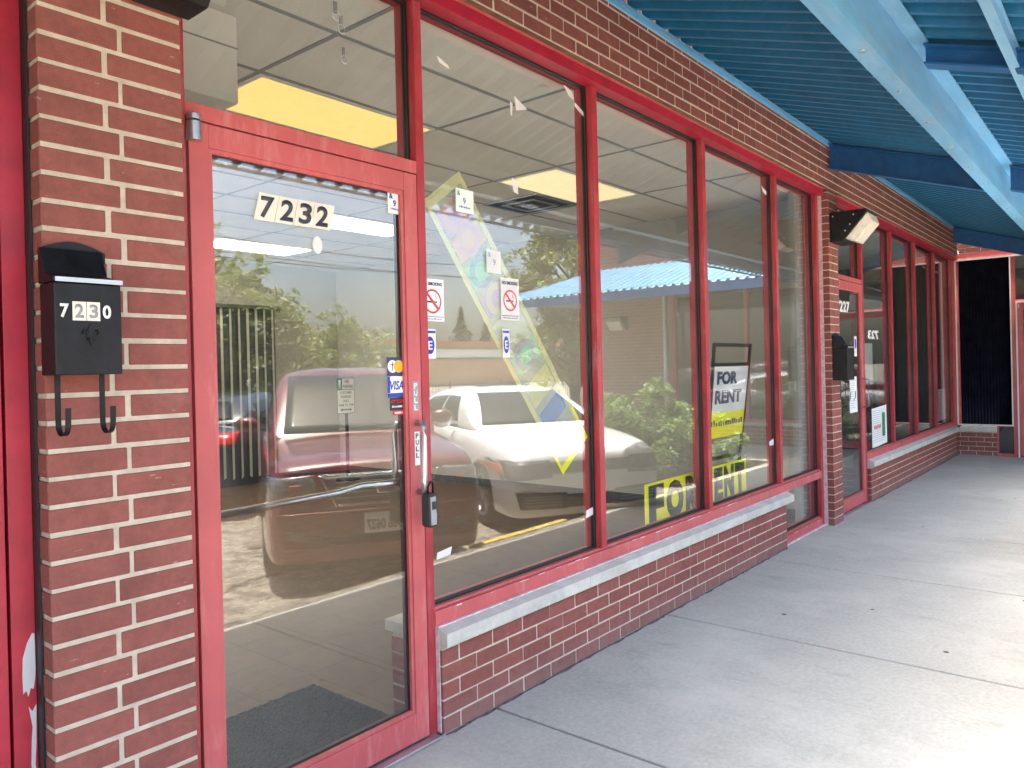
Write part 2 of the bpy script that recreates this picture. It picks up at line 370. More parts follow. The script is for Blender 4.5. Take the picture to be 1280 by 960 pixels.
def text(body, name, mat, parent, origin, right, upv, width=None, height=0.1, bold=0.0, shear=0.0, ext=0.0006, center=False, mirror=False, xs=1.0):
    cu = bpy.data.curves.new(name, 'FONT'); cu.body = body; cu.extrude = 0.0; cu.offset = bold; cu.shear = shear; cu.resolution_u = 3
    o = bpy.data.objects.new(name, cu); COL.objects.link(o)
    dg = bpy.context.evaluated_depsgraph_get(); me = bpy.data.meshes.new_from_object(o.evaluated_get(dg))
    bpy.data.objects.remove(o); bpy.data.curves.remove(cu)
    xs_ = [v.co.x for v in me.vertices]; ys_ = [v.co.y for v in me.vertices]
    x0, x1, y0, y1 = min(xs_), max(xs_), min(ys_), max(ys_)
    sy = height/(y1-y0); sx = (width/(x1-x0)) if width else sy*xs
    Rv, Uv = Vector(right).normalized(), Vector(upv).normalized(); Nv = Rv.cross(Uv); O = Vector(origin)
    for v in me.vertices:
        a = (v.co.x-x0)*sx; b_ = (v.co.y-y0)*sy
        if center: a -= (x1-x0)*sx/2
        if mirror: a = -a
        v.co = O + a*Rv + b_*Uv
    bm = bmesh.new(); bm.from_mesh(me)
    rg_ = bmesh.ops.extrude_face_region(bm, geom=bm.faces[:])
    bmesh.ops.translate(bm, verts=[g for g in rg_['geom'] if isinstance(g, bmesh.types.BMVert)], vec=Nv*ext)
    bmesh.ops.recalc_face_normals(bm, faces=bm.faces[:]); bm.to_mesh(me); bm.free()
    me.materials.clear(); me.materials.append(MATS[mat]); me.name = name
    ob = bpy.data.objects.new(name, me); COL.objects.link(ob)
    if parent is not None: ob.parent = parent; ob.matrix_parent_inverse = parent.matrix_basis.inverted()
    return ob
X_, Z_ = (1, 0, 0), (0, 0, 1)

# ------------------------------------------------------------------ brickwork (real bricks)
def bricks(name, mat, parent, u0, u1, v0, v1, d0, d1, axis='y', course=0.0677, joint=0.009, pitch=0.203, phase=0.0, jitter=0.0010, breaks=None, ends=True):
    """bricks fill u0..u1 (along wall) x v0..v1 (height) x d0..d1 (depth, d0 = visible face); axis = normal axis"""
    B = MB(); k = 0; z = v0
    while z < v1-0.01:
        z1 = min(z+course, v1)
        off = phase + (pitch/2 if k % 2 else 0)
        if breaks: js = [u0] + list(breaks[k % 2]) + [u1]
        else:
            js = [u0]; x = u0+off
            if x < u0+0.03: x += pitch
            while x < u1-0.03: js.append(x); x += pitch
            js.append(u1)
        for a, b in zip(js[:-1], js[1:]):
            a_ = a + (joint/2 if a > u0 else 0); b_ = b - (joint/2 if b < u1 else 0)
            j1, j2, j3 = (random.uniform(-jitter*1.6, jitter*1.6) for _ in range(3))
            sgn = 1 if d1 > d0 else -1
            dd = d0 + sgn*abs(j3)
            zz0, zz1 = z+joint/2+j1*.6, z1-joint/2+j2*.6
            if axis == 'y': B.box(a_+j1, b_+j2, min(dd, d1), max(dd, d1), zz0, zz1)
            else: B.box(min(dd, d1), max(dd, d1), a_+j1, b_+j2, zz0, zz1)
        z = z1; k += 1
    o = B.build(name, mat, parent, bevel=0.0022, seg=1)
    r = 0.004; s = 1 if d1 > d0 else -1
    a0, a1 = (u0+r, u1-r) if ends else (u0, u1)
    m0, m1 = d0+s*r, d1-s*r
    if axis == 'y': m = MB().box(a0, a1, min(m0, m1), max(m0, m1), v0, v1)
    else: m = MB().box(min(m0, m1), max(m0, m1), a0, a1, v0, v1)
    m.build('mortar', 'mortar', parent)
    return o

YF, YB, YG = 0.03, 0.14, 0.08      # frame front, frame back, glass
PY = -0.055                        # pier / header brick face

# ================================================================== SETTING
# walkway: separate slabs with real joints
wk = MB(); wedge_y0 = -1.80
js = [-9.0, -6.65, -5.13, -3.6, -2.1, -0.58, 0.92, 2.425, 3.93, 5.45, 6.97, 8.49, 10.0, 11.5, 13.4]
for a, b in zip(js[:-1], js[1:]):
    wk.box(a+0.007, b-0.007, wedge_y0, 0.02, -0.12, 0.0)
for a, b in zip([-1.85, -3.3, -4.8], [-3.3, -4.8, -6.4]):
    wk.box(11.15, 13.4, b+0.005, a-0.005, -0.12, 0.0)
o = wk.build('walkway', 'concrete', None, bevel=0.006); tag(o, kind='structure')
o = MB().box(-9, 13.4, wedge_y0, 0.1, -0.3, -0.02).box(11.15, 13.4, -6.4, wedge_y0-0.001, -0.3, -0.02).build('walkway_base', 'soil'); tag(o, kind='structure')
o = MB().box(-9, 13.4, -1.90, -1.803, -0.4, -0.004).box(11.02, 11.147, -6.5, -1.944, -0.4, -0.004).build('kerb', 'asphalt', bevel=0.012); tag(o, kind='structure')
# parking lot: one sheet to the horizon, gently rolling
g = MB()
xs = [-300, -120, -50, -20, -10] + [i*0.5-6 for i in range(60)] + [26, 32, 45, 70, 130, 300]
ys = [-320, -150, -80, -45, -28, -20] + [-16+i*0.5 for i in range(30)] + [-0.9, 40, 250]
def gz(x, y):
    if -16 < y < -1.4 and -8 < x < 24: return -0.215 + 0.03*(noise.noise(Vector((x*0.35, y*0.35, 0)))) + 0.012*noise.noise(Vector((x*1.7, y*1.7, 3)))
    return -0.215 if y > -100 else -0.23
ix = len(xs)
for y in ys:
    for x in xs: g.v.append((x, y, gz(x, y)))
for j in range(len(ys)-1):
    for i in range(ix-1):
        a = j*ix+i; g.f.append((a, a+1, a+1+ix, a+ix))
o = g.build('parking_lot', 'asphalt', smooth=True); tag(o, kind='structure')
o = MB().box(4.6, 5.9, -2.02, -1.944, -0.2, -0.012).build('yellow_kerb_paint', 'curb_yellow', bevel=0.006); tag(o, kind='structure')

# ================================================================== STOREFRONT MASONRY
pier = empty('brick_pier', (0.9, 0.05, 0), 'reddish brick pier with wide cream joints beside the 7232 door, mailbox hung on it', 'brick pier', 'brick piers between the shops')
bricks('brick_course', 'brick', pier, 0.708, 1.078, 0.499-0.0693*7, 0.499+0.0693*35, -0.06, 0.135, course=0.0693, joint=0.0125, breaks=[(0.868,), (0.907,)])
pier2 = empty('brick_pier', (7.0, 0.05, 0), 'narrow brick pier between the two shops with wall lamp and mailbox', 'brick pier', 'brick piers between the shops')
bricks('brick_course', 'brick', pier2, 6.872, 7.135, 0.0, 2.947, PY, 0.20, joint=0.008, breaks=[(7.0,), (6.972,)])

def knee(x0, x1, label, phase=0.1, sill0=None, sill1=None):
    k = empty('knee_wall', ((x0+x1)/2, 0.1, 0), label, 'low wall', 'low brick walls under the shop windows')
    bricks('brick_course', 'brick', k, x0, x1, 0.0, 0.3385, 0.0, 0.30, phase=phase, joint=0.008)
    s0 = x0-0.0 if sill0 is None else sill0; s1 = x1 if sill1 is None else sill1
    # sloping limestone sill in two or three lengths
    cuts = [s0] + [s0 + (s1-s0)*t for t in ((0.26, 0.545) if x0 < 5 else (0.42,))] + [s1]
    S = MB()
    for a, b in zip(cuts[:-1], cuts[1:]):
        S.prism([(a+.0015, -0.032, 0.353), (a+.0015, -0.032, 0.407), (a+.0015, YF-0.001, 0.424), (a+.0015, 0.085, 0.424), (a+.0015, 0.085, 0.353)], (b-a-.003, 0, 0))
    S.build('stone_sill', 'stone_sill', k, bevel=0.003)
    MB().box(s0, s1, 0.145, 0.335, 0.353, 0.40).build('inner_sill', 'stone_sill', k, bevel=0.003)
    MB().box(x0+.004, x1-.004, -0.004, 0.29, 0.3386, 0.3525).build('bed_joint', 'mortar', k)
    return k
knee(2.110, 5.875, 'low brick wall with pale stone sill under the window with the rent signs', sill0=2.106, sill1=5.96)
knee(8.262, 12.948, 'low brick wall with stone sill running from the second door to the inside corner', phase=0.05)
# brick band above the frames
hw = empty('brick_wall', (3, 0.1, 3), 'long brick band above the red window header, under the blue canopy', 'brick wall')
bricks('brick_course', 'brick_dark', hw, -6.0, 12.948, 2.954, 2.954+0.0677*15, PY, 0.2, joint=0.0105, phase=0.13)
MB().box(-6.0, 12.94, -0.048, 0.022, 2.9475, 2.9535).build('lintel', 'rust', hw)
bw = MB().box(-6.0, 12.94, -0.07, 0.3, 3.972, 4.03).build('coping', 'aluminum', hw)
# ragged masonry to the left of the neighbour's door (outside the frame)
lw = empty('brick_wall', (-4, 0.1, 0), 'plain brick wall left of the neighbouring shop door', 'brick wall')
bricks('brick_course', 'brick', lw, -6.0, -0.6, 0.0, 2.979, PY, 0.2)

random.seed(11)
def base_crack(x0, x1, y):
    B = MB(); x = x0; p = y
    while x < x1:
        st = random.uniform(.02, .06); q = y-random.uniform(0, .013) if random.random() < .7 else y-.002
        if abs(p-y)+abs(q-y) > .001: B.prism([(x, y+.012, .0015), (x, p-.004, .0015), (min(x+st, x1), q-.004, .0015), (min(x+st, x1), y+.012, .0015)], (0, 0, .0015))
        p = q; x += st
    return B
cb_ = base_crack(2.12, 5.87, -.001); cb2_ = base_crack(8.27, 12.9, -.001); cb_.f += [tuple(i+len(cb_.v) for i in f) for f in cb2_.f]; cb_.v += cb2_.v
o = cb_.build('dirt_line', 'dirt'); tag(o, kind='stuff')
# ================================================================== STOREFRONT FRAMES
def glass_pane(parent, x0, x1, z0, z1, y=YG, name='glass_pane'):
    return box(name, 'glass', parent, x0, x1, y-0.003, y+0.003, z0, z1)
def gask(parent, x0, x1, z0, z1):
    """black rubber seal around an opening at the glass plane"""
    w_ = 0.009
    B = MB()
    for ya, yb in ((YG-0.013, YG-0.0032), (YG+0.0032, YG+0.013)):
        B.box(x0, x0+w_, ya, yb, z0, z1).box(x1-w_, x1, ya, yb, z0, z1).box(x0+w_, x1-w_, ya, yb, z0, z0+w_).box(x0+w_, x1-w_, ya, yb, z1-w_, z1)
    return B.build('seal', 'gasket', parent)
def mullion(parent, x0, x1, z0, z1, name='mullion'):
    # front cap and back section, glass pocket between
    o = MB().box(x0, x1, YF, YG-0.014, z0, z1).box(x0+0.004, x1-0.004, YG-0.014, YG+0.014, z0, z1).box(x0, x1, YG+0.014, YB, z0, z1).build(name, 'red_frame', parent, bevel=0.0015)
    return o
HB, HT = 2.895, 2.984    # header
fr = empty('storefront_frame', (4.5, 0.08, 0), 'red metal window frame of the nearer shop holding four tall panes', 'window frame', 'red shop window frames')
MB().box(1.084, 6.866, YF-0.006, YG-0.014, HB+0.022, HT).box(1.084, 6.866, YF+0.008, YG+0.0145, HB, HB+0.022).box(1.084, 6.866, YG+0.0145, YB, HB, HT).box(1.084, 6.866, YG-0.014, YG+0.0144, HB+0.0221, HT).build('header', 'red_deep', fr, bevel=0.0015)
MB().box(1.084, 6.866, -0.022, YF-0.0065, 2.884, 2.936).build('header_cover', 'red_deep', fr, bevel=.0015)
MB().box(1.084, 6.866, -0.026, YF-0.0065, 2.9365, 2.947).build('flashing', 'red_door', fr)
mullion(fr, 2.064, 2.105, 0.0, HB, 'door_jamb')
mullion(fr, 1.084, 1.130, 0.0, HB, 'door_jamb')
for a, b in ((3.314, 3.362), (4.588, 4.638)): mullion(fr, a, b, 0.4985, HB)
mullion(fr, 5.850, 5.898, 0.4985, HB)
mullion(fr, 6.805, 6.862, 0.0, HB, 'end_jamb')
def sill_bar(x0, x1, z0, z1, nm='sill_bar', m='red_door'):
    return MB().box(x0, x1, YF-0.003, YG-0.014, z0, z1-0.012).box(x0, x1, YF+0.012, YB, z1-0.0119, z1).box(x0, x1, YG-0.0139, YB, z0, z1-0.012).build(nm, m, fr, bevel=0.0015)
sill_bar(2.1055, 6.8045, 0.4255, 0.498)
sill_bar(5.882, 6.8045, 0.018, 0.088, 'bottom_bar')
MB().box(2.106, 5.95, 0.012, 0.0268, 0.4225, 0.429).build('caulk_line', 'caulk', fr)
box('caulk_line', 'caulk', fr, 2.1051, 2.1095, 0.012, YF+0.02, 0.012, 0.42)
box('caulk_line', 'caulk', fr, 6.8621, 6.8715, -0.0, YF+0.02, 0.0, HB)
box('caulk_line', 'caulk', fr, 5.876, 6.87, 0.012, 0.0268, 0.004, 0.018)
MB().box(1.1305, 2.0635, YF, YG-0.014, 2.209, 2.258).box(1.1305, 2.0635, YG-0.0139, YB, 2.209, 2.2575).build('transom_bar', 'red_door', fr, bevel=0.0015)
for a, b, z0, z1 in ((1.130, 2.064, 2.258, HB), (2.105, 3.314, 0.498, HB), (3.362, 4.588, 0.498, HB), (4.638, 5.850, 0.498, HB), (5.898, 6.805, 0.498, HB), (5.890, 6.805, 0.088, 0.4255)):
    p = glass_pane(fr, a-.003, b+.003, z0-.003, z1+.003)
    gask(fr, a, b, z0, z1)
# weathered white scrape marks along the sill bar
random.seed(3)
for i in range(26):
    x = random.choice([random.uniform(2.2, 3.2), random.uniform(3.4, 5.0)]); l = random.uniform(0.01, 0.07); z = 0.478+random.uniform(0, 0.006)
    MB().box(x, x+l, YF-0.0042, YF-0.0031, z, z+random.uniform(0.001, 0.004)).build('paint_chip', 'white_paint', fr)
for i in range(5):
    x = random.uniform(5.95, 6.7); MB().box(x, x+random.uniform(.01, .08), YF-0.0042, YF-0.0031, 0.07, 0.073).build('paint_chip', 'white_paint', fr)

# ---- second shop frame
MB().box(12.941, 13.10, 0.0015, 0.32, 0.0, 2.98).build('corner_post', 'red_frame', wgp) if False else None
f2 = empty('storefront_frame', (10.5, 0.08, 0), 'red metal window frame of the farther shop with five narrow bays', 'window frame', 'red shop window frames')
MB().box(7.139, 12.94, YF-0.006, YG-0.014, HB, HT).box(7.139, 12.94, YG+0.0145, YB, HB, HT).box(7.139, 12.94, YG-0.014, YG+0.0144, HB+0.0221, HT).build('header', 'red_deep', f2, bevel=0.0015)
MB().box(7.139, 12.93, -0.022, YF-0.0065, 2.884, 2.936).build('header_cover', 'red_deep', f2, bevel=.0015)
MB().box(7.139, 12.93, -0.026, YF-0.0065, 2.9365, 2.947).build('flashing', 'red_door', f2)
mullion(f2, 7.139, 7.18, 0.0, HB, 'door_jamb'); mullion(f2, 8.175, 8.235, 0.0, HB, 'door_jamb')
for a, b in ((9.352, 9.41), (10.515, 10.575), (11.69, 11.755)): mullion(f2, a, b, 0.4985, HB)
mullion(f2, 12.862, 12.93, 0.4985, HB, 'end_jamb')
MB().box(8.236, 12.93, YF-0.003, YG-0.014, 0.4255, 0.486).box(8.236, 12.93, YF+0.012, YB, 0.4861, 0.498).box(8.236, 12.93, YG-0.0139, YB, 0.4255, 0.486).build('sill_bar', 'red_door', f2, bevel=0.0015)
MB().box(8.24, 12.94, 0.012, 0.0268, 0.4225, 0.429).build('caulk_line', 'caulk', f2)
MB().box(7.1805, 8.1745, YF, YG-0.014, 2.205, 2.25).box(7.1805, 8.1745, YG-0.0139, YB, 2.205, 2.2495).build('transom_bar', 'red_door', f2, bevel=0.0015)
for a, b, z0, z1 in ((7.18, 8.175, 2.25, HB), (8.235, 9.352, 0.498, HB), (9.41, 10.515, 0.498, HB), (10.575, 11.69, 0.498, HB), (11.755, 12.862, 0.498, HB)):
    glass_pane(f2, a-.003, b+.003, z0-.003, z1+.003); gask(f2, a, b, z0, z1)
MB().box(11.80, 12.80, 0.18, 0.19, 2.70, 2.73).box(12.05, 12.08, 0.18, 0.19, 0.52, 2.70).build('inner_trim', 'white_paint', f2)

# ---- doors
def door(name, x0, x1, ztop, label, push=True, mat='red_door', yoff=0.0):
    d = empty(name, (x0, YF, 0), label, 'door')
    y0, y1 = YF-0.004+yoff, YF+0.044+yoff
    sL, sR, rt_, rb = 0.062, 0.066, 0.072, 0.125
    zb = 0.018
    MB().box(x0, x0+sL, y0, y1, zb, ztop).box(x1-sR, x1, y0, y1, zb, ztop).build('stile', mat, d, bevel=0.0018)
    MB().box(x0+sL+.0003, x1-sR-.0003, y0+.0006, y1-.0006, ztop-rt_, ztop-.0005).box(x0+sL+.0003, x1-sR-.0003, y0+.0006, y1-.0006, zb+.0005, rb).build('rail', mat, d, bevel=0.0018)
    a, b, c, e = x0+sL, x1-sR, rb, ztop-rt_
    yg = (y0+y1)/2
    B = MB(); wd = 0.014
    B.box(a, a+wd, y0+.006, yg-.0035, c, e).box(b-wd, b, y0+.006, yg-.0035, c, e).box(a+wd, b-wd, y0+.006, yg-.0035, c, c+wd).box(a+wd, b-wd, y0+.006, yg-.0035, e-wd, e)
    B.build('glazing_bead', mat, d, bevel=0.001)
    MB().box(a, a+.02, yg+.0035, yg+.02, c, e).box(b-.02, b, yg+.0035, yg+.02, c, e).box(a+.02, b-.02, yg+.0035, yg+.02, c, c+.02).box(a+.02, b-.02, yg+.0035, yg+.02, e-.02, e).build('inner_bead', 'gasket', d)
    glass_pane(d, a-.002, b+.002, c-.002, e+.002, yg)
    if push:
        P = [(x0+.075, y1+.01, 0.995), (x0+.10, y1+.06, 0.995), (x0+.60, y1+.065, 1.0), (x1-.22, y1+.06, 1.012), (x1-.11, y1+.03, 1.01), (x1-.05, y1+.008, 1.005)]
        MB().tube(P, 0.0125, 12).build('push_bar', 'steel', d, smooth=True)
    return d, y0, y1, yg
D1, dy0, dy1, dyg = door('shop_door', 1.137, 2.057, 2.203, 'faded red glass door numbered 7232 with card stickers and a lock box')
D2, ey0, ey1, eyg = door('shop_door', 7.186, 8.168, 2.198, 'farther red glass door just behind the narrow brick pier')
D0, ny0, ny1, nyg = door('shop_door', -0.42, 0.640, 2.215, 'deep red door edge at the far left with peeling paint', push=False, mat='red_deep')
for d in (D1, D2):
    pass
box('threshold', 'aluminum', D1, 1.09, 2.09, -0.012, YB, 0.0, 0.013, 0.003)
box('threshold', 'aluminum', D2, 7.145, 8.2, -0.012, YB, 0.0, 0.013, 0.003)
def hinge(parent, x, z):
    MB().lathe([(0, 0), (0.021, 0), (0.021, 0.056), (0, 0.056)], Matrix.Translation((x, YF-0.012, z-0.028)), 20).build('pivot_hinge', 'aluminum', parent, bevel=0.001, smooth=False)
    MB().lathe([(0, 0), (0.021, 0), (0.021, 0.016), (0, 0.016)], Matrix.Translation((x, YF-0.012, z+0.034)), 20).build('pivot_hinge', 'aluminum', parent, bevel=0.001)
hinge(D1, 1.150, 2.168); hinge(D0, 0.622, 2.18)
# neighbour frame
f0 = empty('storefront_frame', (0.2, 0.08, 0), 'deep red door frame at the left edge with a flaking white patch', 'window frame', 'red shop window frames')
mullion(f0, 0.648, 0.702, 0.0, HB, 'door_jamb').data.materials[0] = MATS['red_deep']
mullion(f0, -0.48, -0.43, 0.0, HB, 'door_jamb')
MB().box(-0.6, 0.7075, YF-0.006, YB, HB, HT).build('header', 'red_deep', f0, bevel=0.0015)
MB().box(-0.43, 0.6475, YF, YB, 2.225, 2.28).build('transom_bar', 'red_deep', f0, bevel=0.0015)
glass_pane(f0, -0.43, 0.648, 2.28, HB)
box('caulk_line', 'gasket', f0, 0.7021, 0.7072, -0.002, YF+0.03, 0, HB)
def flake(pts, y, parent, mat='bare_patch'):
    pts = [(x, (z-.445)*.64+.645) for x, z in pts] if pts[0][1] > .5 else [(x, z+.18) for x, z in pts]
    MB().prism([(p[0], y, p[1]) for p in pts], (0, -0.0012, 0)).build('bare_patch', mat, parent)
flake([(.672, .60), (.682, .655), (.694, .69), (.699, .685), (.6995, .55), (.698, .51), (.694, .47), (.688, .475), (.682, .445), (.678, .47), (.671, .46), (.670, .53)], YF-0.0002, f0)
flake([(.682, .44), (.690, .425), (.6995, .44), (.6985, .40), (.697, .34), (.694, .29), (.6985, .24), (.696, .18), (.689, .12), (.684, .1), (.689, .18), (.6905, .24), (.685, .29), (.687, .35), (.690, .385)], YF-0.0002, f0)

# ---- door pull handle, labels, lock box
MB().tube([(2.028, dy0-.002, 1.238), (2.020, dy0-.045, 1.238), (2.010, dy0-.056, 1.225), (2.006, dy0-.058, 1.19), (2.006, dy0-.058, 1.02), (2.010, dy0-.056, 0.99), (2.022, dy0-.044, 0.975), (2.032, dy0-.002, 0.973)], 0.0125, 14).build('pull_handle', 'aluminum', D1, smooth=True)
MB().tube([(2.02, dy1+.002, 1.238), (2.01, dy1+.045, 1.238), (2.006, dy1+.058, 1.20), (2.006, dy1+.058, 1.06), (2.006, dy1+.05, 1.03)], 0.0125, 12).build('inner_pull', 'aluminum', D1, smooth=True)
def plate(name, mat, parent, x0, x1, z0, z1, y, th=0.0008, bev=0):
    return box(name, mat, parent, x0, x1, y-th, y, z0, z1, bev)
def vertical_label(x0, x1, z0, z1, y, fg, bgm, parent, extra=False, word='PULL'):
    p = plate('pull_label', bgm, parent, x0, x1, z0, z1, y-.0003)
    n = len(word); top = z1-0.004; step = (z1-z0-(0.03 if extra else 0.004))/n
    for i, ch in enumerate(word):
        text(ch, 'letter', fg, p, (x0+(x1-x0)*.2, y-.0012, top-step*(i+1)+.003), X_, Z_, width=(x1-x0)*.6, height=step*.78, bold=0.02)
vertical_label(2.010, 2.040, 1.285, 1.40, dy0, 'white_sticker', 'grey_plastic', D1)
vertical_label(2.014, 2.040, 1.075, 1.205, dy0, 'ink_black', 'white_sticker', D1, True)
lb = empty('lock_box', (2.02, dy0-.05, .93), 'small grey and black key lock box hanging from the door pull', 'lock box')
MB().tube([(2.008, -.048, .965), (2.006, -.050, 1.0), (2.012, -.056, 1.018), (2.024, -.056, 1.018), (2.032, -.050, 1.0), (2.034, -.046, .965)], 0.0045, 10).build('shackle', 'black_metal', lb, smooth=True)
prof = [(1.996, .968), (2.004, .976), (2.034, .976), (2.044, .966), (2.040, .915), (2.048, .885), (2.046, .855), (2.036, .846), (2.004, .846), (1.996, .856)]
MB().prism([(x, -0.022, z) for x, z in prof], (0, -0.042, 0)).build('rubber_case', 'plastic_dark', lb, bevel=0.004, seg=3)
MB().prism([(x, -0.0645, z) for x, z in ((2.000, .962), (2.028, .964), (2.026, .92), (2.032, .895), (2.030, .856), (2.002, .856))], (0, -0.006, 0)).build('front_plate', 'grey_plastic', lb, bevel=0.002)
MB().box(2.006, 2.022, -.073, -.0706, .915, .945).build('dial_window', 'ink_black', lb)

def fine_print(parent, x0, x1, z, h, y, mat, n=9):
    B = MB(); wd = (x1-x0)/n
    for k in range(n):
        a = x0+k*wd; hh = h*random.uniform(.55, 1)
        B.box(a, a+wd*random.uniform(.45, .8), y-.0005, y, z, z+hh)
    return B.build('fine_print', mat, parent)
# ---- stickers on the glass (each a thing of its own)
YS = dyg-0.0033     # outside face of the door glass
YW = YG-0.0033      # outside face of window glass
YI = YG+0.0036      # inside face
def sticker(name, label, cat='sticker', loc=(0, 0, 0)): return empty(name, loc, label, cat)
# house number, four tiles, tilted
num = sticker('house_number', 'cream house number tiles reading 7232 stuck to the top of the door glass', 'house number', (1.52, YS, 1.98))
tl = -0.0  # slope handled by perspective
tile_x = [1.368, 1.444, 1.516, 1.585, 1.667]
for i, ch in enumerate('7232'):
    a, b = tile_x[i], tile_x[i+1]
    o = MB().prism([(a-.010, YS-.0005, 1.939), (b-.012, YS-.0005, 1.938), (b+.010, YS-.0005, 2.028), (a+.012, YS-.0005, 2.029)], (0, -.0008, 0)).build('number_tile', 'cream_sticker', num)
    text(ch, 'digit', 'ink_slate', o, (a+.009, YS-.0018, 1.948), X_, (0.14, 0, 1), width=.050, height=.072, bold=0.03)
sm = sticker('window_sticker', 'small white square sticker with blue marks in the top right corner of the door glass', loc=(1.965, YS, 2.08))
p = plate('backing', 'white_sticker', sm, 1.925, 1.989, 2.040, 2.124, YS-.0005)
text('&', 'mark', 'ink_blue', sm, (1.932, YS-.0018, 2.096), X_, Z_, height=.02, bold=.03)
text('9', 'mark', 'ink_blue', sm, (1.950, YS-.0018, 2.068), X_, Z_, height=.024, bold=.03)
fine_print(sm, 1.938, 1.982, 2.055, .007, YS-.0014, 'ink_blue', 7)
ov = sticker('oval_sticker', 'faint white oval seal sticker just below the house number', loc=(1.6, YS, 1.885))
pts = [(1.601+.020*math.cos(t*math.pi/12), YS-.0004, 1.882+.030*math.sin(t*math.pi/12)) for t in range(24)]
MB().prism(pts, (0, -.0006, 0)).build('seal', 'film_white', ov)
# payment card stickers
mc = sticker('payment_sticker', 'payment sticker with one white and one orange circle on dark blue', loc=(1.96, YS, 1.45))
plate('backing', 'ink_navy', mc, 1.901, 1.984, 1.423, 1.494, YS-.0005)
def disc(cx, cz, r_, y, mat, parent, name='disc', th=.0006, seg=24):
    return MB().prism([(cx+r_*math.cos(2*math.pi*t/seg), y, cz+r_*math.sin(2*math.pi*t/seg)) for t in range(seg)], (0, -th, 0)).build(name, mat, parent)
disc(1.928, 1.459, .024, YS-.0015, 'white_sticker', mc, 'circle'); disc(1.958, 1.459, .024, YS-.0022, 'ink_orange', mc, 'circle')
MB().box(1.926, 1.930, YS-.0026, YS-.0022, 1.443, 1.475).box(1.917, 1.939, YS-.0026, YS-.0022, 1.464, 1.467).build('mark', 'ink_navy', mc)
vs = sticker('payment_sticker', 'white payment sticker reading VISA between blue bands', loc=(1.96, YS, 1.38))
plate('backing', 'white_sticker', vs, 1.901, 1.984, 1.342, 1.421, YS-.0005)
plate('band', 'ink_blue', vs, 1.901, 1.984, 1.342, 1.358, YS-.0014); plate('band', 'ink_blue', vs, 1.901, 1.914, 1.359, 1.421, YS-.0014)
text('VISA', 'lettering', 'ink_blue', vs, (1.914, YS-.0018, 1.370), X_, Z_, width=.066, height=.034, bold=.02, shear=.25)
om = sticker('payment_sticker', 'black and red sticker reading OMEGA under the payment cards', loc=(1.96, YS, 1.31))
plate('backing', 'ink_black', om, 1.912, 1.984, 1.292, 1.340, YS-.0005); plate('band', 'ink_red', om, 1.926, 1.984, 1.274, 1.2915, YS-.0005)
text('OMEGA', 'lettering', 'ink_red', om, (1.918, YS-.0018, 1.320), X_, Z_, width=.060, height=.013, bold=.02)
fine_print(om, 1.922, 1.975, 1.303, .008, YS-.0014, 'white_sticker', 8)
fine_print(om, 1.934, 1.976, 1.279, .008, YS-.0014, 'white_sticker', 6)
# no smoking signs
def no_smoking(x0, x1, z0, z1, label, mat='white_sticker', yy=YW):
    s = sticker('no_smoking_sign', label, 'sign', (x0, yy, z0)); w_ = x1-x0; h_ = z1-z0
    plate('backing', mat, s, x0, x1, z0, z1, yy-.0005)
    cx, cz = (x0+x1)/2, z0+h_*.47; r0 = w_*.38
    text('NO SMOKING', 'lettering', 'ink_navy', s, (cx, yy-.0018, z1-h_*.16), X_, Z_, width=w_*.86, height=h_*.085, bold=.03, center=True)
    plate('rule', 'ink_navy', s, x0+.004, x1-.004, z0+h_*.10, z0+h_*.115, yy-.0013)
    fine_print(s, x0+w_*.1, x1-w_*.1, z0+h_*.04, h_*.035, yy-.0014, 'ink_navy', 14)
    B = MB(); n = 32
    for k in range(n):
        a, b = 2*math.pi*k/n, 2*math.pi*(k+1)/n
        B.quad(*[(cx+rr*math.cos(t), yy-.0016, cz+rr*math.sin(t)) for rr, t in ((r0, a), (r0, b), (r0*.84, b), (r0*.84, a))])
    q = r0*.70; e = r0*.08
    B.quad((cx-q-e, yy-.0017, cz+q-e), (cx-q+e, yy-.0017, cz+q+e), (cx+q+e, yy-.0017, cz-q+e), (cx+q-e, yy-.0017, cz-q-e))
    B.build('prohibition_ring', 'ink_red', s)
    MB().box(cx-r0*.6, cx+r0*.25, yy-.0014, yy-.0011, cz-r0*.12, cz+r0*.02).box(cx+r0*.3, cx+r0*.5, yy-.0014, yy-.0011, cz-r0*.12, cz+r0*.02).tube([(cx+r0*.4, yy-.0012, cz+r0*.1), (cx+r0*.5, yy-.0012, cz+r0*.3), (cx+r0*.3, yy-.0012, cz+r0*.42), (cx+r0*.4, yy-.0012, cz+r0*.6)], .0015, 5).build('cigarette', 'ink_black', s)
    return s
no_smoking(2.112, 2.243, 1.640, 1.812, 'white NO SMOKING sign right beside the door jamb')
no_smoking(2.607, 2.735, 1.660, 1.852, 'added ghost image of the NO SMOKING sign in the middle of the first window', 'film_white')  # double image of the jamb sign, added as a paler copy
def me_sticker(x0, x1, z0, z1, label, mat):
    s = sticker('window_sticker', label, 'sticker', (x0, YW, z0)); w_ = x1-x0; h_ = z1-z0
    plate('backing', mat, s, x0, x1, z0, z1, YW-.0005)
    pts = [(x0+w_*.5+w_*.38*math.cos(t*math.pi/10), YW-.0014, z0+h_*.45+h_*.3*math.sin(t*math.pi/10)) for t in range(20)]
    MB().prism(pts, (0, -.0006, 0)).build('emblem', 'ink_blue', s)
    text('E', 'letter', 'white_sticker', s, (x0+w_*.3, YW-.0024, z0+h_*.3), X_, Z_, width=w_*.4, height=h_*.3, bold=.03)
    plate('band', 'ink_blue', s, x0+.002, x1-.002, z1-h_*.14, z1-h_*.06, YW-.0014)
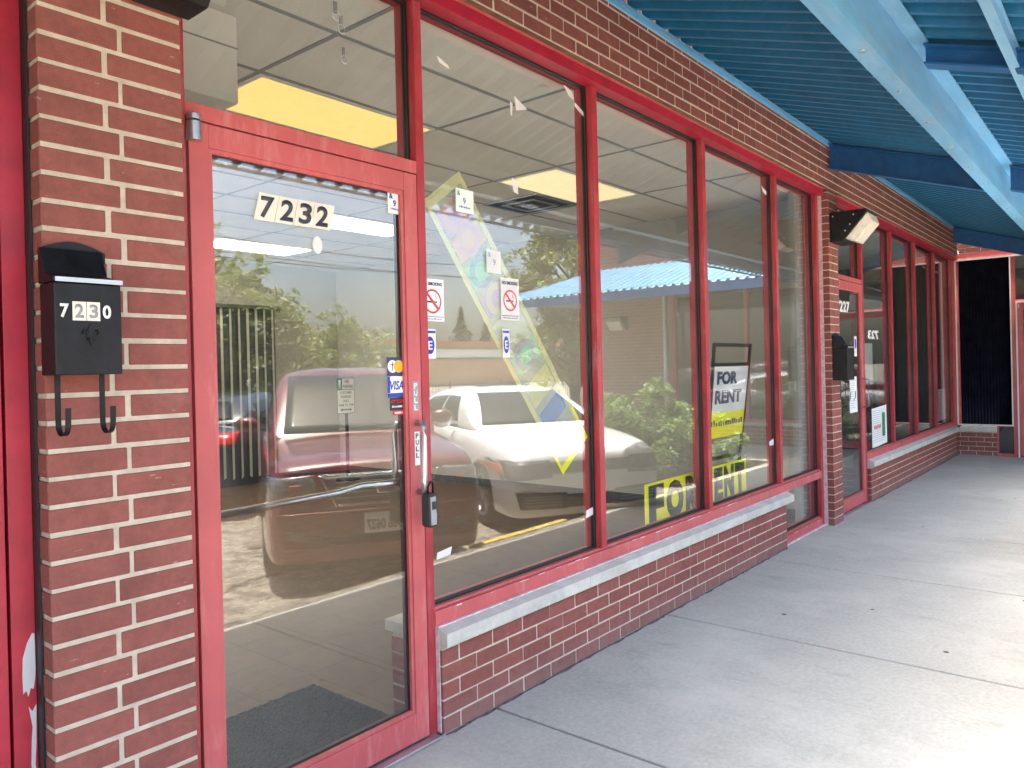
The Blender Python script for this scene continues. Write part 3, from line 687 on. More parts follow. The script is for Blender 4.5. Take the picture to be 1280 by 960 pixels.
me_sticker(2.125, 2.190, 1.488, 1.608, 'narrow white and blue emblem sticker under the NO SMOKING sign by the jamb', 'white_sticker')
me_sticker(2.612, 2.660, 1.490, 1.620, 'added ghost image of the emblem sticker under the second NO SMOKING sign', 'film_white')  # double image of the emblem, added as a paler copy
gs = sticker('window_sticker', 'pale green square sticker over the top of the painted-glare poster', loc=(2.38, YW, 2.15))
plate('backing', 'ink_pale', gs, 2.326, 2.436, 2.108, 2.208, YW-.0030)
text('&', 'mark', 'ink_blue', gs, (2.335, YW-.0042, 2.178), X_, Z_, height=.02); text('9', 'mark', 'ink_blue', gs, (2.37, YW-.0042, 2.145), X_, Z_, height=.026); fine_print(gs, 2.345, 2.415, 2.128, .009, YW-.0040, 'ink_blue', 7)
ps = sticker('window_sticker', 'pale violet square sticker in the middle of the first window', loc=(2.56, YW, 1.9))
plate('backing', 'film_white', ps, 2.512, 2.608, 1.866, 1.966, YW-.0030)
text('&', 'mark', 'film_blue', ps, (2.522, YW-.0042, 1.936), X_, Z_, height=.02); text('9', 'mark', 'film_blue', ps, (2.555, YW-.0042, 1.90), X_, Z_, height=.028)
# rainbow glare painted as a diagonal translucent poster with yellow border
po = sticker('glare_overlay', 'window glare painted as a see-through rainbow poster with yellow border hanging diagonally in the first window', 'overlay', (2.6, YI+.02, 1.6))
A_, B_, C_, D_ = Vector((2.153, 0, 2.129)), Vector((2.372, 0, 2.290)), Vector((3.296, 0, 1.075)), Vector((3.070, 0, 0.905))
yp = YI+.012
def bil(u, v): return (A_*(1-u)+B_*u)*(1-v) + (D_*(1-u)+C_*u)*v
def ppoly(name, mat, uv, dy=0.0, th=.0008):
    return MB().prism([(bil(u, v).x, yp+dy, bil(u, v).z) for u, v in uv], (0, -th, 0)).build(name, mat, po)
ppoly('sheet', 'film_clear', [(0, 0), (1, 0), (1, 1), (0, 1)])
for uv in ([(0, 0), (1, 0), (1, .03), (0, .03)], [(0, .97), (1, .97), (1, 1), (0, 1)], [(0, .03), (.10, .03), (.10, .97), (0, .97)], [(.90, .03), (1, .03), (1, .97), (.90, .97)]):
    ppoly('border', 'film_yellow', uv, -.002)
ppoly('border_tip', 'sign_yellow', [(0, .975), (1, .975), (1, 1), (0, 1)], -.004); ppoly('border_tip', 'sign_yellow', [(.93, .86), (1, .86), (1, .974), (.93, .974)], -.004); ppoly('border_tip', 'sign_yellow', [(0, .92), (.06, .92), (.06, .974), (0, .974)], -.004)
for v0, v1, m in ((.05, .13, 'film_violet'), (.14, .21, 'film_orange'), (.23, .30, 'film_green'), (.33, .40, 'film_violet'), (.42, .52, 'film_clear'), (.55, .62, 'film_green'), (.66, .74, 'film_yellow'), (.77, .84, 'film_blue')):
    ppoly('colour_band', m, [(.14, v0), (.86, v0), (.86, v1), (.14, v1)], -.002)
for (cu, cv, m) in ((.45, .09, 'film_orange'), (.5, .17, 'film_violet'), (.45, .27, 'film_blue'), (.5, .37, 'film_yellow'), (.5, .58, 'film_violet')):
    B = MB(); n = 20
    for k in range(n):
        a, b = 2*math.pi*k/n, 2*math.pi*(k+1)/n
        q = [(cu+rr*math.cos(t), cv+rr*.16*math.sin(t)) for rr, t in ((.30, a), (.30, b), (.17, b), (.17, a))]
        B.quad(*[(bil(u, v).x, yp-.004, bil(u, v).z) for u, v in q])
    B.build('ring_letter', m, po)
# little scraps of tape left on the glass
scr = [([(3.225, 2.795), (3.300, 2.765), (3.312, 2.745), (3.298, 2.742), (3.225, 2.775)], 'scrap of white tape hanging from the top corner of the first window'),
       ([(3.13, 2.86), (3.20, 2.845), (3.225, 2.80), (3.17, 2.815)], 'curled grey tape strip at the top of the first window'),
       ([(2.735, 2.70), (2.748, 2.635), (2.83, 2.66)], 'grey triangle of tape high in the first window'),
       ([(2.705, 2.665), (2.722, 2.66), (2.716, 2.60), (2.706, 2.61)], 'tiny torn white tape beside the grey triangle'),
       ([(2.235, 2.735), (2.30, 2.715), (2.31, 2.70), (2.25, 2.71)], 'curled white flake at the upper left of the first window'),
       ([(2.705, 2.315), (2.745, 2.305), (2.748, 2.245), (2.712, 2.255)], 'small square of clear tape above the ceiling vent'),
       ([(3.245, 0.700), (3.340, 0.715), (3.336, 0.675), (3.240, 0.662)], 'pale blue tape piece near the first mullion at the bottom'),
       ([(2.17, 0.70), (2.255, 0.71), (2.245, 0.678), (2.165, 0.672)], 'pale blue tape piece at the lower left of the first window'),
       ([(5.70, 2.79), (5.80, 2.76), (5.795, 2.73), (5.73, 2.75)], 'white tape clump at the top of the third window'),
       ([(5.74, 0.83), (5.83, 0.85), (5.83, 0.80), (5.75, 0.80)], 'white tape scrap low beside the third mullion')]
for pts, lab in scr:
    o = MB().prism([(x, YW-.0008, z) for x, z in pts], (0, -.0012, 0)).build('tape_scrap', 'film_white'); tag(o, lab, 'tape')

# ================================================================== RENT SIGNS inside
rb_ = empty('rent_banner', (4.8, 0.18, 0.5), 'wide yellow board with black FOR RENT lettering standing on the inner sill', 'sign')
ys_ = 0.165
MB().prism([(4.0, ys_, 0.435), (5.50, ys_, 0.415), (5.505, ys_, 0.725), (4.0, ys_, 0.725)], (0, .005, 0)).build('board', 'sign_yellow', rb_)
for ch, x, w_ in (('F', 4.04, .19), ('O', 4.26, .23), ('R', 4.52, .17), ('R', 4.76, .16), ('E', 4.95, .14), ('N', 5.11, .17), ('T', 5.30, .17)):
    text(ch, 'letter', 'ink_black', rb_, (x, ys_-.001, 0.465), X_, Z_, width=w_, height=.245, bold=.07)
rs = empty('rent_sign', (5.4, 0.26, 0.42), 'leaning black framed sign with white FOR RENT panel above a yellow strip', 'sign')
ya = 0.25
def skew(x0, x1, z0, z1):   # sloping frame coordinates: u across, z up
    def xl(z, u): 
        t = (z-.61)/(1.585-.61); L0 = 5.00+(5.19-5.00)*t; L1 = 5.585+(5.885-5.585)*t
        return L0+(L1-L0)*u
    return [(xl(z0, x0), ya, z0), (xl(z0, x1), ya, z0), (xl(z1, x1), ya, z1), (xl(z1, x0), ya, z1)]
for q in (skew(0, 1, 1.565, 1.592), skew(0, 1, 1.42, 1.445), skew(0, .045, .45, 1.565), skew(.955, 1, .45, 1.565), skew(.05, .95, .74, .765)):
    MB().prism(q, (0, .014, 0)).build('frame_bar', 'black_metal', rs)
MB().prism(skew(.047, .953, 1.085, 1.418), (0, .006, 0)).build('white_panel', 'white_sticker', rs)
MB().prism(skew(.047, .953, .90, 1.084), (0, .006, 0)).build('yellow_panel', 'sign_yellow', rs)
text('FOR', 'lettering', 'ink_navy', rs, (5.215, ya-.002, 1.285), X_, (.18, 0, 1), width=.36, height=.10, bold=.05)
text('RENT', 'lettering', 'ink_navy', rs, (5.165, ya-.002, 1.145), X_, (.18, 0, 1), width=.47, height=.10, bold=.05)
fine_print(rs, 5.10, 5.66, .985, .045, ya-.0015, 'ink_black', 14)

# ================================================================== MAILBOXES
def mailbox(cx, y, z0, label, w_=0.155, rot=0, digits=True):
    t = empty('mailbox', (cx, y, z0), label, 'mailbox', 'black wall mailboxes')
    h_ = 0.236; d_ = 0.092; x0, x1 = cx-w_/2, cx+w_/2
    MB().box(x0, x1, y-d_, y-.002, z0, z0+h_-.012).build('box', 'black_metal', t, bevel=0.004, seg=3)
    # sloping lid up to the wall and rounded back plate
    P = [(y-d_-.006, z0+h_-.011), (y-d_-.006, z0+h_+.0), (y-d_*.55, z0+h_+.012), (y-.02, z0+h_+.078), (y-.004, z0+h_+.078), (y-.004, z0+h_-.011)]
    MB().prism([(x0-.003, a, b) for a, b in P], (w_-.012, 0, 0)).build('lid', 'black_metal', t, bevel=0.002)
    MB().box(x0+.001, x1+.001, y-d_-.0085, y-d_-.0062, z0+h_-.012, z0+h_-.001).build('lid_edge', 'aluminum', t)
    pts = [(x0, y-.0035, z0+h_+.05)] + [(x0+w_*k/12, y-.0035, z0+h_+.078+.022*math.sin(math.pi*k/12)) for k in range(13)] + [(x1, y-.0035, z0+h_+.05)]
    MB().prism(pts, (0, .003, 0)).build('back_plate', 'black_metal', t)
    for hx in (x0+.014, x1-.038):
        H = MB(); n = 10; pr = [(y-d_*.45, z0+.002), (y-d_*.45, z0-.118)] + [(y-d_*.45-.030+.030*math.cos(math.pi*k/n), z0-.118-.030*math.sin(math.pi*k/n)) for k in range(n+1)] + [(y-d_*.45-.062, z0-.080)]
        for (a, b), (c, e) in zip(pr[:-1], pr[1:]):
            H.prism([(hx, a, b), (hx+.013, a, b), (hx+.013, c, e), (hx, c, e)], (0, -.0022, 0.0008))
        H.build('newspaper_hook', 'black_metal', t)
    if digits:
        yy = y-d_-.0008; zt = z0+.138
        plate('number_tile', 'cream_sticker', t, x0+.040, x0+.071, zt-.006, zt+.040, yy); plate('number_tile', 'cream_sticker', t, x0+.0725, x0+.103, zt-.006, zt+.040, yy)
        for ch, dx, m in (('7', .012, 'white_sticker'), ('2', .045, 'grey_plastic'), ('3', .078, 'grey_plastic'), ('0', .109, 'white_sticker')):
            text(ch, 'digit', m, t, (x0+dx, yy-.0012, zt), X_, Z_, width=.020, height=.034, bold=.03)
        # fleur-de-lis emblem
        cxx, cz = x0+.080, z0+.098
        F = MB()
        F.prism([(cxx, yy, cz+.026), (cxx+.007, yy, cz+.012), (cxx+.004, yy, cz-.004), (cxx-.004, yy, cz-.004), (cxx-.007, yy, cz+.012)], (0, -.003, 0))
        F.box(cxx-.011, cxx+.011, yy-.0035, yy, cz-.007, cz-.003)
        F.prism([(cxx-.004, yy, cz-.008), (cxx+.004, yy, cz-.008), (cxx, yy, cz-.026)], (0, -.003, 0))
        for s in (-1, 1):
            F.tube([(cxx+s*.004, yy-.001, cz-.005), (cxx+s*.009, yy-.001, cz+.008), (cxx+s*.016, yy-.001, cz+.012), (cxx+s*.019, yy-.001, cz+.004), (cxx+s*.015, yy-.001, cz+.001)], .0024, 6)
            F.tube([(cxx+s*.003, yy-.001, cz-.008), (cxx+s*.009, yy-.001, cz-.014)], .002, 6)
        F.build('emblem', 'black_metal', t)
    return t
mailbox(0.777, -0.061, 1.450, 'black metal wall mailbox numbered 7230 on the near brick pier')
mb2 = mailbox(6.995, PY-.001, 1.27, 'dark mailbox on the narrow pier beside the farther door', w_=0.20, digits=False)
mb2.scale = (1, 1.35, 1.25)
MB().tube([(7.03, -.16, 1.265), (7.03, -.16, 1.17), (7.10, -.16, 1.165)], .004, 6).build('wire_hook', 'steel', mb2)

# ================================================================== WALL LAMPS
def wall_lamp(x0, x1, y, z0, z1, label):
    t = empty('wall_lamp', ((x0+x1)/2, y, z0), label, 'wall lamp', 'wall mounted lamp packs')
    D = .30
    P = [(y-.001, z0), (y-.001, z1), (y-D, z1), (y-D-.012, z1-.02), (y-.12, z0+.012), (y-.11, z0)]
    MB().prism([(x0, a, b) for a, b in P], (x1-x0, 0, 0)).build('housing', 'black_metal', t, bevel=0.005)
    # bulging prismatic lens on the slanted face
    a0 = Vector((0, y-.125, z0+.018)); a1 = Vector((0, y-D-.008, z1-.03)); n = Vector((0, -(a1.z-a0.z), (a1.y-a0.y))).normalized()
    if n.z > 0: n = -n
    m0, m1 = a0.lerp(a1, .10)+n*.075, a0.lerp(a1, .86)+n*.075
    i0, i1 = .012, .045
    q = [Vector((x0+i0, a0.y, a0.z)), Vector((x1-i0, a0.y, a0.z)), Vector((x1-i0, a1.y, a1.z)), Vector((x0+i0, a1.y, a1.z)),
         Vector((x0+i1, m0.y, m0.z)), Vector((x1-i1, m0.y, m0.z)), Vector((x1-i1, m1.y, m1.z)), Vector((x0+i1, m1.y, m1.z))]
    B = MB(); B.v = [tuple(v) for v in q]; B.f = [(0, 1, 2, 3), (4, 5, 6, 7), (0, 1, 5, 4), (1, 2, 6, 5), (2, 3, 7, 6), (3, 0, 4, 7)]
    B.build('lens', 'lens_frosted', t, bevel=0.008, seg=3)
    S = MB()
    for k, (yy, zz) in enumerate(((y-.03, z1-.035), (y-.20, z1-.04), (y-.17, z1-.12), (y-.13, z1-.17))):
        S.lathe([(0, 0), (.007, 0), (.007, .005), (0, .005)], Matrix.Translation((x0, yy, zz)) @ Matrix.Rotation(-math.pi/2, 4, 'Y'), 10)
    S.build('screw', 'aluminum', t)
    return t
wall_lamp(6.90, 7.22, PY, 2.475, 2.730, 'black wall lamp with slanted frosted lens high on the narrow pier')
wall_lamp(0.83, 1.10, -.061, 2.452, 2.71, 'black wall lamp above the near pier, only its underside in view')

# ================================================================== CANOPY
SL = 1/3.0; ZW = 3.345
def zd(y): return ZW + SL*(y+0.05)        # deck underside
cn = empty('canopy', (4, -1, 3), 'blue corrugated metal canopy on steel girders over the walkway', 'canopy')
EAVE = -1.98; CX0, CX1 = -8.0, 12.9
def deck(parent, mat, x0, x1, yw, ye, along='x', rib=0.152, hgt=0.038, flat=0.05, zfun=zd, name='deck', th=0.004):
    """corrugated sheet, ribs running down the slope, profile along x"""
    prof = []; x = x0
    while x < x1:
        for dx, h_ in ((0, 0), (rib-flat-0.012, 0), (rib-flat-0.008, hgt), (rib-0.018, hgt)):
            prof.append((min(x+dx, x1), h_))
        x += rib
    B = MB(); n = len(prof)
    for dz in (0, th):
        for yy in (yw, ye):
            for px, ph in prof: B.v.append((px, yy, zfun(yy)+ph+dz))
    for k in range(n-1):
        B.f += [(k, k+1, n+k+1, n+k), (2*n+k, 3*n+k, 3*n+k+1, 2*n+k+1), (n+k, n+k+1, 3*n+k+1, 3*n+k), (k, 2*n+k, 2*n+k+1, k+1)]
    B.f += [(0, n, 3*n, 2*n), (n-1, 3*n-1, 4*n-1, 2*n-1)]
    return B
# ribs seen from below as light ledges: deck with deep flutes
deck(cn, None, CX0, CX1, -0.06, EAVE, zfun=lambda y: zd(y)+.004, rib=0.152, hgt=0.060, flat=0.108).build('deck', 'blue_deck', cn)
# wall angle
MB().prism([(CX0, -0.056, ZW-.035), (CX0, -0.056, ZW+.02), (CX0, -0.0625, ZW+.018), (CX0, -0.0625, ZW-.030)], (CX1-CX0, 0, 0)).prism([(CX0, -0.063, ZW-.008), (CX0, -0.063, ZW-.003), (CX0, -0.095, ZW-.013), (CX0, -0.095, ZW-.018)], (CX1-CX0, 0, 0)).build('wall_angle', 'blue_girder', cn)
# main girder (channel) parallel to the wall
gy0, gy1, gb = -1.385, -1.275, 2.675
gt = zd(-1.33)-0.002
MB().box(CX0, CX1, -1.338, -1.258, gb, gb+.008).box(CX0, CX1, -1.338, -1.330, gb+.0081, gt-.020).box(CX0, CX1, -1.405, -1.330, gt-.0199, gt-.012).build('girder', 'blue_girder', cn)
# outer purlin
py = -1.735; pt = zd(py)
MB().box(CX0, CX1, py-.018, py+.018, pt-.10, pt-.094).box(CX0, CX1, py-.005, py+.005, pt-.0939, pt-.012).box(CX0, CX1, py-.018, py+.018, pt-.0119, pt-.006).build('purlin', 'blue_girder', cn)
# sloping rafters
def rafter(x, ya_, yb_, dep=0.225, wdt=0.09, mat='blue_beam'):
    B = MB(); e = .010
    def sl(y0, y1, o0, o1, xa, xb):
        B.prism([(xa, y0, zd(y0)+o0), (xa, y1, zd(y1)+o0), (xa, y1, zd(y1)+o1), (xa, y0, zd(y0)+o1)], (xb-xa, 0, 0))
    sl(ya_, yb_, -.006-e, -.006, x-wdt/2, x+wdt/2); sl(ya_, yb_, -dep, -dep+e, x-wdt/2, x+wdt/2); sl(ya_, yb_, -dep+e+.0001, -.0062-e, x-.004, x+.004)
    return B.build('rafter', mat, cn)
for x in (-5.2, -2.2, 0.9, 6.93, 12.62):
    rafter(x, -0.062, -1.274)
    if x not in (0.9,): rafter(x, -1.386, EAVE+.03, dep=.19)
rafter(3.98, -1.386, EAVE+.03, dep=.10)
B = MB(); x = 0.2
while x < 12.6:
    B.lathe([(0, 0), (.011, 0), (.011, .007), (0, .007)], Matrix.Translation((x, -1.298, gb-.007)), 8); x += .61
B.build('bolt_row', 'aluminum', cn)['kind'] = 'stuff'
# edge trim angle under the eave
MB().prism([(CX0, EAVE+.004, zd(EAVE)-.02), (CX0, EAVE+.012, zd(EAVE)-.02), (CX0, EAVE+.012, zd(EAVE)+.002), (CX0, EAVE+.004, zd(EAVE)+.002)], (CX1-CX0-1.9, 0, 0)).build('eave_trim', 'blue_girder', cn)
# beam where the two canopies meet


# ================================================================== WING BUILDING (seen at right edge and in the glass)
WX = 12.95
wg = empty('wing_building', (13.5, -3, 0), 'brick wing of the plaza with blue canopy that closes the walkway on the right', 'building')
def fx(B, x0, x1, y0, y1, z0, z1): return B.box(x0, x1, y0, y1, z0, z1)
bricks('brick_course', 'brick', wg, -0.50, -0.002, 0.0, 0.3385, WX, WX+.3, axis='x', joint=.008, phase=.06)
MB().box(WX-.03, WX+.1, -0.50, -0.033, 0.353, 0.43).build('stone_sill', 'stone_sill', wg, bevel=.003)
MB().box(WX+.004, WX+.1, -.5, -.004, .3386, .3525).build('bed_joint', 'mortar', wg)
bricks('brick_course', 'brick', wg, -6.1, -0.06, 2.992, 2.992+.0677*34, WX, WX+.2, axis='x', phase=.07)
bricks('brick_course', 'brick_washed_out', wg, -6.1, -4.5, 0.0, 2.979, WX, WX+.2, axis='x', phase=.07)
bricks('end_wall', 'brick', wg, WX+.205, WX+7, 0.0, 2.992+.0677*34, -6.1, -5.9)
MB().box(WX-.03, WX+7, -6.13, 0.3, 5.295, 5.35).build('coping', 'aluminum', wg)
MB().box(WX+.2, WX+7, -5.9, 0.3, 3.3, 3.4).build('roof', 'roof_tar', wg)
F = MB()
xa, xb = WX+.0, WX+.1
for y0, y1, z0, z1 in ((-4.5, -0.005, 2.90, 2.984), (-0.045, -0.005, .452, 2.90), (-.755, -.705, 0.0, 2.90), (-.70, -.50, .431, .446), (-0.52, -.50, 0, .43), (-.70, -.52, 0, .045), (-4.5, -4.44, 0, 2.9), (-1.80, -1.74, 0, 2.9), (-3.1, -3.04, .45, 2.9), (-4.44, -1.8, .40, .45), (-1.74, -.755, 2.20, 2.25)):
    F.box(xa, xb, y0, y1, z0, z1)
F.build('window_frame', 'red_door', wg, bevel=.0015)
MB().box(WX-.014, WX-.001, -.705, -.02, .445, .462).box(WX-.014, WX-.001, -.022, -.004, .445, 2.895).box(WX-.014, WX-.001, -.705, -.69, .462, 2.87).box(WX-.014, WX-.001, -1.8, -.004, 2.872, 2.895).box(WX-.014, WX-.001, -.775, -.757, 0, 2.205).box(WX-.014, WX-.001, -1.75, -.757, 2.206, 2.225).build('white_trim', 'white_paint', wg)
MB().box(WX+.075, WX+.09, -.705, -.045, .452, 2.90).build('dark_panel', 'dark_curtain', wg)
MB().box(WX+.04, WX+.046, -.70, -.52, .045, .43).box(WX+.04, WX+.046, -4.44, -1.8, .45, 2.9).box(WX+.04, WX+.046, -1.74, -.76, 2.25, 2.9).build('glass_pane', 'glass', wg)
MB().box(WX+.06, WX+.07, -.70, -.52, .045, .43).build('lower_panel', 'dark_curtain', wg)
bricks('low_wall', 'brick', wg, -4.44, -1.81, 0.0, 0.3385, WX, WX+.3, axis='x')
MB().box(WX-.03, WX+.1, -4.44, -1.81, 0.345, 0.399).build('stone_sill', 'stone_sill', wg, bevel=.003)
MB().box(12.9305, 13.25, -.0, .34, .43, 2.98).box(12.95, 13.25, .001, .34, 0, .43).build('corner_post', 'red_door', wg)
# folds of the dark curtain
C = MB(); pr = [(WX+.068+.004*math.sin(k*1.7), -.70+.65*k/60) for k in range(61)]
for (a, b), (c, e) in zip(pr[:-1], pr[1:]): C.quad((a, b, .46), (c, e, .46), (c, e, 2.89), (a, b, 2.89))
C.build('curtain', 'dark_curtain', wg)
MB().box(WX+2.5, WX+2.6, -5.9, .1, 0, 2.95).box(WX+.11, WX+2.5, -.06, -.02, 0, 2.95).build('inner_wall', 'interior_grey', wg)
MB().box(WX+.1, WX+6.9, -5.89, -.06, -.02, 0.0).build('inner_floor', 'floor_tile', wg)
MB().box(WX+.1, WX+6.9, -5.89, -.06, 2.93, 2.95).build('inner_ceiling', 'ceiling_tile', wg)
MB().tube([(WX-.05, -4.62, .05), (WX-.05, -4.62, 3.2)], .04, 10).build('downspout', 'white_paint', wg, smooth=True)
D3 = empty('shop_door', (WX+.02, -1.25, 0), 'red glass door in the return wall at the right edge', 'door')
MB().box(WX+.006, WX+.05, -.84, -.778, .02, 2.195).box(WX+.006, WX+.05, -1.738, -1.68, .02, 2.195).build('stile', 'red_door', D3, bevel=.0015)
MB().box(WX+.007, WX+.049, -1.68, -.84, 2.11, 2.195).box(WX+.007, WX+.049, -1.68, -.84, .02, .13).build('rail', 'red_door', D3, bevel=.0015)
MB().box(WX+.025, WX+.031, -1.68, -.84, .13, 2.11).build('glass_pane', 'glass', D3)
MB().box(WX-.012, WX+.004, -.80, -.785, 2.13, 2.185).build('pivot_hinge', 'aluminum', D3)
# wing canopy: deck slopes towards -x
EX = WX-1.95
wc = empty('canopy', (WX-1, -4, 3), 'blue corrugated roof canopy along the brick wing facing the parking lot', 'canopy')
def zw(x): return ZW + SL*(x-WX)
prof = []; y = -1.2
while y > -7.05:
    for dy_, h_ in ((0, 0), (.075, 0), (.095, .04), (.13, .04)): prof.append((y-dy_, h_))
    y -= .152
B = MB()
def clipx(yv): # hip: the slope narrows beyond the end of the wall, and the valley towards the main canopy
    top = WX-.01
    if yv < -6.1: top = WX-.01-(-6.1-yv)/0.95*1.9
    lo = EX
    if yv > -1.95: lo = EX+(yv+1.95)
    return max(lo, EX), max(top, EX+.02)
n = len(prof)
for dz in (0, .005):
    for side in (0, 1):
        for py_, ph in prof:
            x = clipx(py_)[side]; B.v.append((x, py_, zw(x)+ph+dz))
for k in range(n-1):
    B.f += [(k, k+1, n+k+1, n+k), (2*n+k, 3*n+k, 3*n+k+1, 2*n+k+1), (n+k, n+k+1, 3*n+k+1, 3*n+k), (k, 2*n+k, 2*n+k+1, k+1)]
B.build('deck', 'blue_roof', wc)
# hip end slope round the corner
H = MB()
H.v = [(EX, -7.05, zw(EX)), (WX+5, -7.05, zw(EX)), (WX+5, -6.1, ZW), (WX-.01, -6.1, ZW), (EX, -7.05, zw(EX)+.05), (WX+5, -7.05, zw(EX)+.05), (WX+5, -6.1, ZW+.05), (WX-.01, -6.1, ZW+.05)]
H.f = [(0, 1, 2, 3), (4, 5, 6, 7), (0, 1, 5, 4), (2, 3, 7, 6), (3, 0, 4, 7), (1, 2, 6, 5)]
H.build('hip_end', 'blue_roof', wc)
MB().box(EX+.01, EX+.06, -7.0, -1.96, zw(EX)-.14, zw(EX)-.006).box(WX-1.34, WX-1.25, -6.9, -1.45, 2.66, 2.9).build('fascia_beam', 'blue_beam', wc)
for yy in (-2.4, -4.4, -6.05):
    MB().prism([(WX-.002, yy, ZW-.23), (WX-.002, yy, ZW-.006), (EX+.06, yy, zw(EX+.06)-.006), (EX+.06, yy, zw(EX+.06)-.13)], (0, .08, 0)).build('rafter', 'blue_beam', wc)
# wall pack on the wing
wl = empty('wall_lamp', (WX, -5.6, 2.2), 'wall lamp with pale lens on the brick wing, seen in the window reflection', 'wall lamp', 'wall mounted lamp packs')
MB().prism([(WX-.001, -5.45, 2.15), (WX-.001, -5.45, 2.40), (WX-.28, -5.45, 2.40), (WX-.10, -5.45, 2.15)], (0, -.32, 0)).build('housing', 'black_metal', wl, bevel=.004)
MB().prism([(WX-.12, -5.46, 2.165), (WX-.275, -5.46, 2.375), (WX-.31, -5.46, 2.30), (WX-.18, -5.46, 2.13)], (0, -.30, 0)).build('lens', 'lens_frosted', wl, bevel=.006)

# ================================================================== INTERIORS
ZC = 2.915; XS = 6.93; XL = 0.86; YBK = 6.9
o = box('interior_floor', 'floor_tile', None, XL, XS, 0.141, YBK, -0.02, 0.012); tag(o, kind='structure')
cl = MB().box(XL, XS, 0.141, YBK, ZC, ZC+.02).build('interior_ceiling', 'ceiling_tile'); tag(cl, kind='structure')
gr = MB(); e = .012
x = 2.09-1.22
while x < XS: gr.box(x-e, x+e, 0.141, YBK, ZC-.004, ZC-.0005); x += 1.22
y = 0.53
while y < YBK: gr.box(XL, XS, y-e, y+e, ZC-.0045, ZC-.0007); y += 0.61
gr.build('ceiling_grid', 'grey_plastic', cl)
iw = empty('interior_wall', (4, YBK, 0), 'pale interior walls of the empty shop seen through the door', 'wall')
MB().box(XL, XS, YBK, YBK+.1, 0, ZC).build('back_wall', 'interior_wall', iw)
MB().box(XS, XS+.09, 0.205, YBK, 0, ZC).build('side_wall', 'interior_wall', iw)
MB().box(XL-.1, XL, 0.141, YBK, 0, ZC).build('side_wall', 'white_paint', iw)
MB().box(XL, XS, YBK-.012, YBK-.0005, .012, .10).box(XS-.012, XS-.0005, .205, YBK-.013, .012, .10).build('baseboard', 'dark_room', iw)
MB().box(6.62, 6.93, 0.15, 0.20, 0.0, ZC).build('wall_return', 'interior_wall', iw)
o = MB().box(-6, XS+6.0, .2, 9, 3.3, 3.4).build('flat_roof', 'roof_tar'); tag(o, 'flat tar roof of the shop row', 'roof')
# opening behind the blinds
bo = empty('vertical_blinds', (5.1, YBK-.1, 1.2), 'row of pale vertical blinds over a dark opening at the back of the shop', 'blinds')
MB().box(4.3, 5.88, YBK-.02, YBK-.0008, .10, 2.31).build('dark_opening', 'dark_room', bo)
MB().box(4.28, 5.92, YBK-.14, YBK-.06, 2.30, 2.345).build('head_rail', 'dark_post', bo)
sx = 4.33
for i in range(13):
    a = R(38 + random.uniform(-7, 7)); w_ = .040
    dx, dy = w_*math.cos(a), w_*math.sin(a)
    MB().prism([(sx-dx, YBK-.10-dy, .10+random.uniform(0, .05)), (sx+dx, YBK-.10+dy, .10+random.uniform(0, .05)), (sx+dx, YBK-.10+dy, 2.30), (sx-dx, YBK-.10-dy, 2.30)], (.002, .001, 0)).build('slat', 'blind_slat', bo)
    sx += .122
# ceiling lights
def troffer(x0, y0, mat, label, w_=1.22, h_=.61):
    t = empty('ceiling_light', (x0+w_/2, y0+h_/2, ZC), label, 'ceiling light', 'ceiling light panels in the empty shop')
    B = MB(); q = .02
    B.box(x0+.012, x0+w_-.012, y0+.012, y0+.012+q, ZC-.012, ZC-.0045).box(x0+.012, x0+w_-.012, y0+h_-.012-q, y0+h_-.012, ZC-.012, ZC-.0045).box(x0+.012, x0+.012+q, y0+.012+q, y0+h_-.012-q, ZC-.012, ZC-.0045).box(x0+w_-.012-q, x0+w_-.012, y0+.012+q, y0+h_-.012-q, ZC-.012, ZC-.0045)
    B.build('frame', 'white_paint', t)
    MB().box(x0+.0325, x0+w_-.0325, y0+.0325, y0+h_-.0325, ZC-.010, ZC-.0046).build('diffuser', mat, t)
troffer(2.09, 1.14, 'light_warm', 'yellowed ceiling light panel seen through the pane above the door')
troffer(4.53, 1.14, 'light_dim', 'cream ceiling light panel beside the air vent')
troffer(4.33, 3.58, 'light_pale', 'ceiling light panel in the middle of the shop beside the house number')
troffer(4.30, 5.44, 'light_pale', 'ceiling light panel nearest the back wall of the shop')
troffer(.87, 2.36, 'light_pale', 'added fill light panel nearest the pier, unseen from the street', 1.12)  # this and the next two are added out of view to brighten the room
troffer(.87, 4.19, 'light_fill', 'added fill light panel deep inside, unseen behind the near pier', 1.12)
troffer(.87, 6.02, 'light_fill', 'added fill light panel, unseen in the back left corner of the shop', 1.12)
vt = empty('ceiling_vent', (5.38, 2.05, ZC), 'square metal ceiling vent with nested louvres near the first mullion', 'air vent')
for k in range(5):
    a = .30-.06*k; B = MB(); t_ = .018; zz = ZC-.006-.004*k
    cx_, cy_ = 5.38, 2.06
    for x0, x1, y0, y1 in ((-a, a, -a, -a+t_), (-a, a, a-t_, a), (-a, -a+t_, -a+t_, a-t_), (a-t_, a, -a+t_, a-t_)):
        B.box(cx_+x0, cx_+x1, cy_+y0, cy_+y1, zz-.01, zz)
    B.build('louvre', 'dark_room' if k % 2 else 'aluminum', vt)
MB().box(5.08, 5.68, 1.76, 2.36, ZC-.0048, ZC-.0046).build('duct_opening', 'ink_black', vt)
bx = empty('service_box', (1.45, .45, 2.7), 'white metal service box mounted high inside above the door', 'box')
MB().box(1.20, 1.582, .49, .70, 2.47, 2.80).build('body', 'white_paint', bx, bevel=.004)
MB().box(1.20, 1.582, .486, .4895, 2.676, 2.681).build('seam', 'grey_plastic', bx)
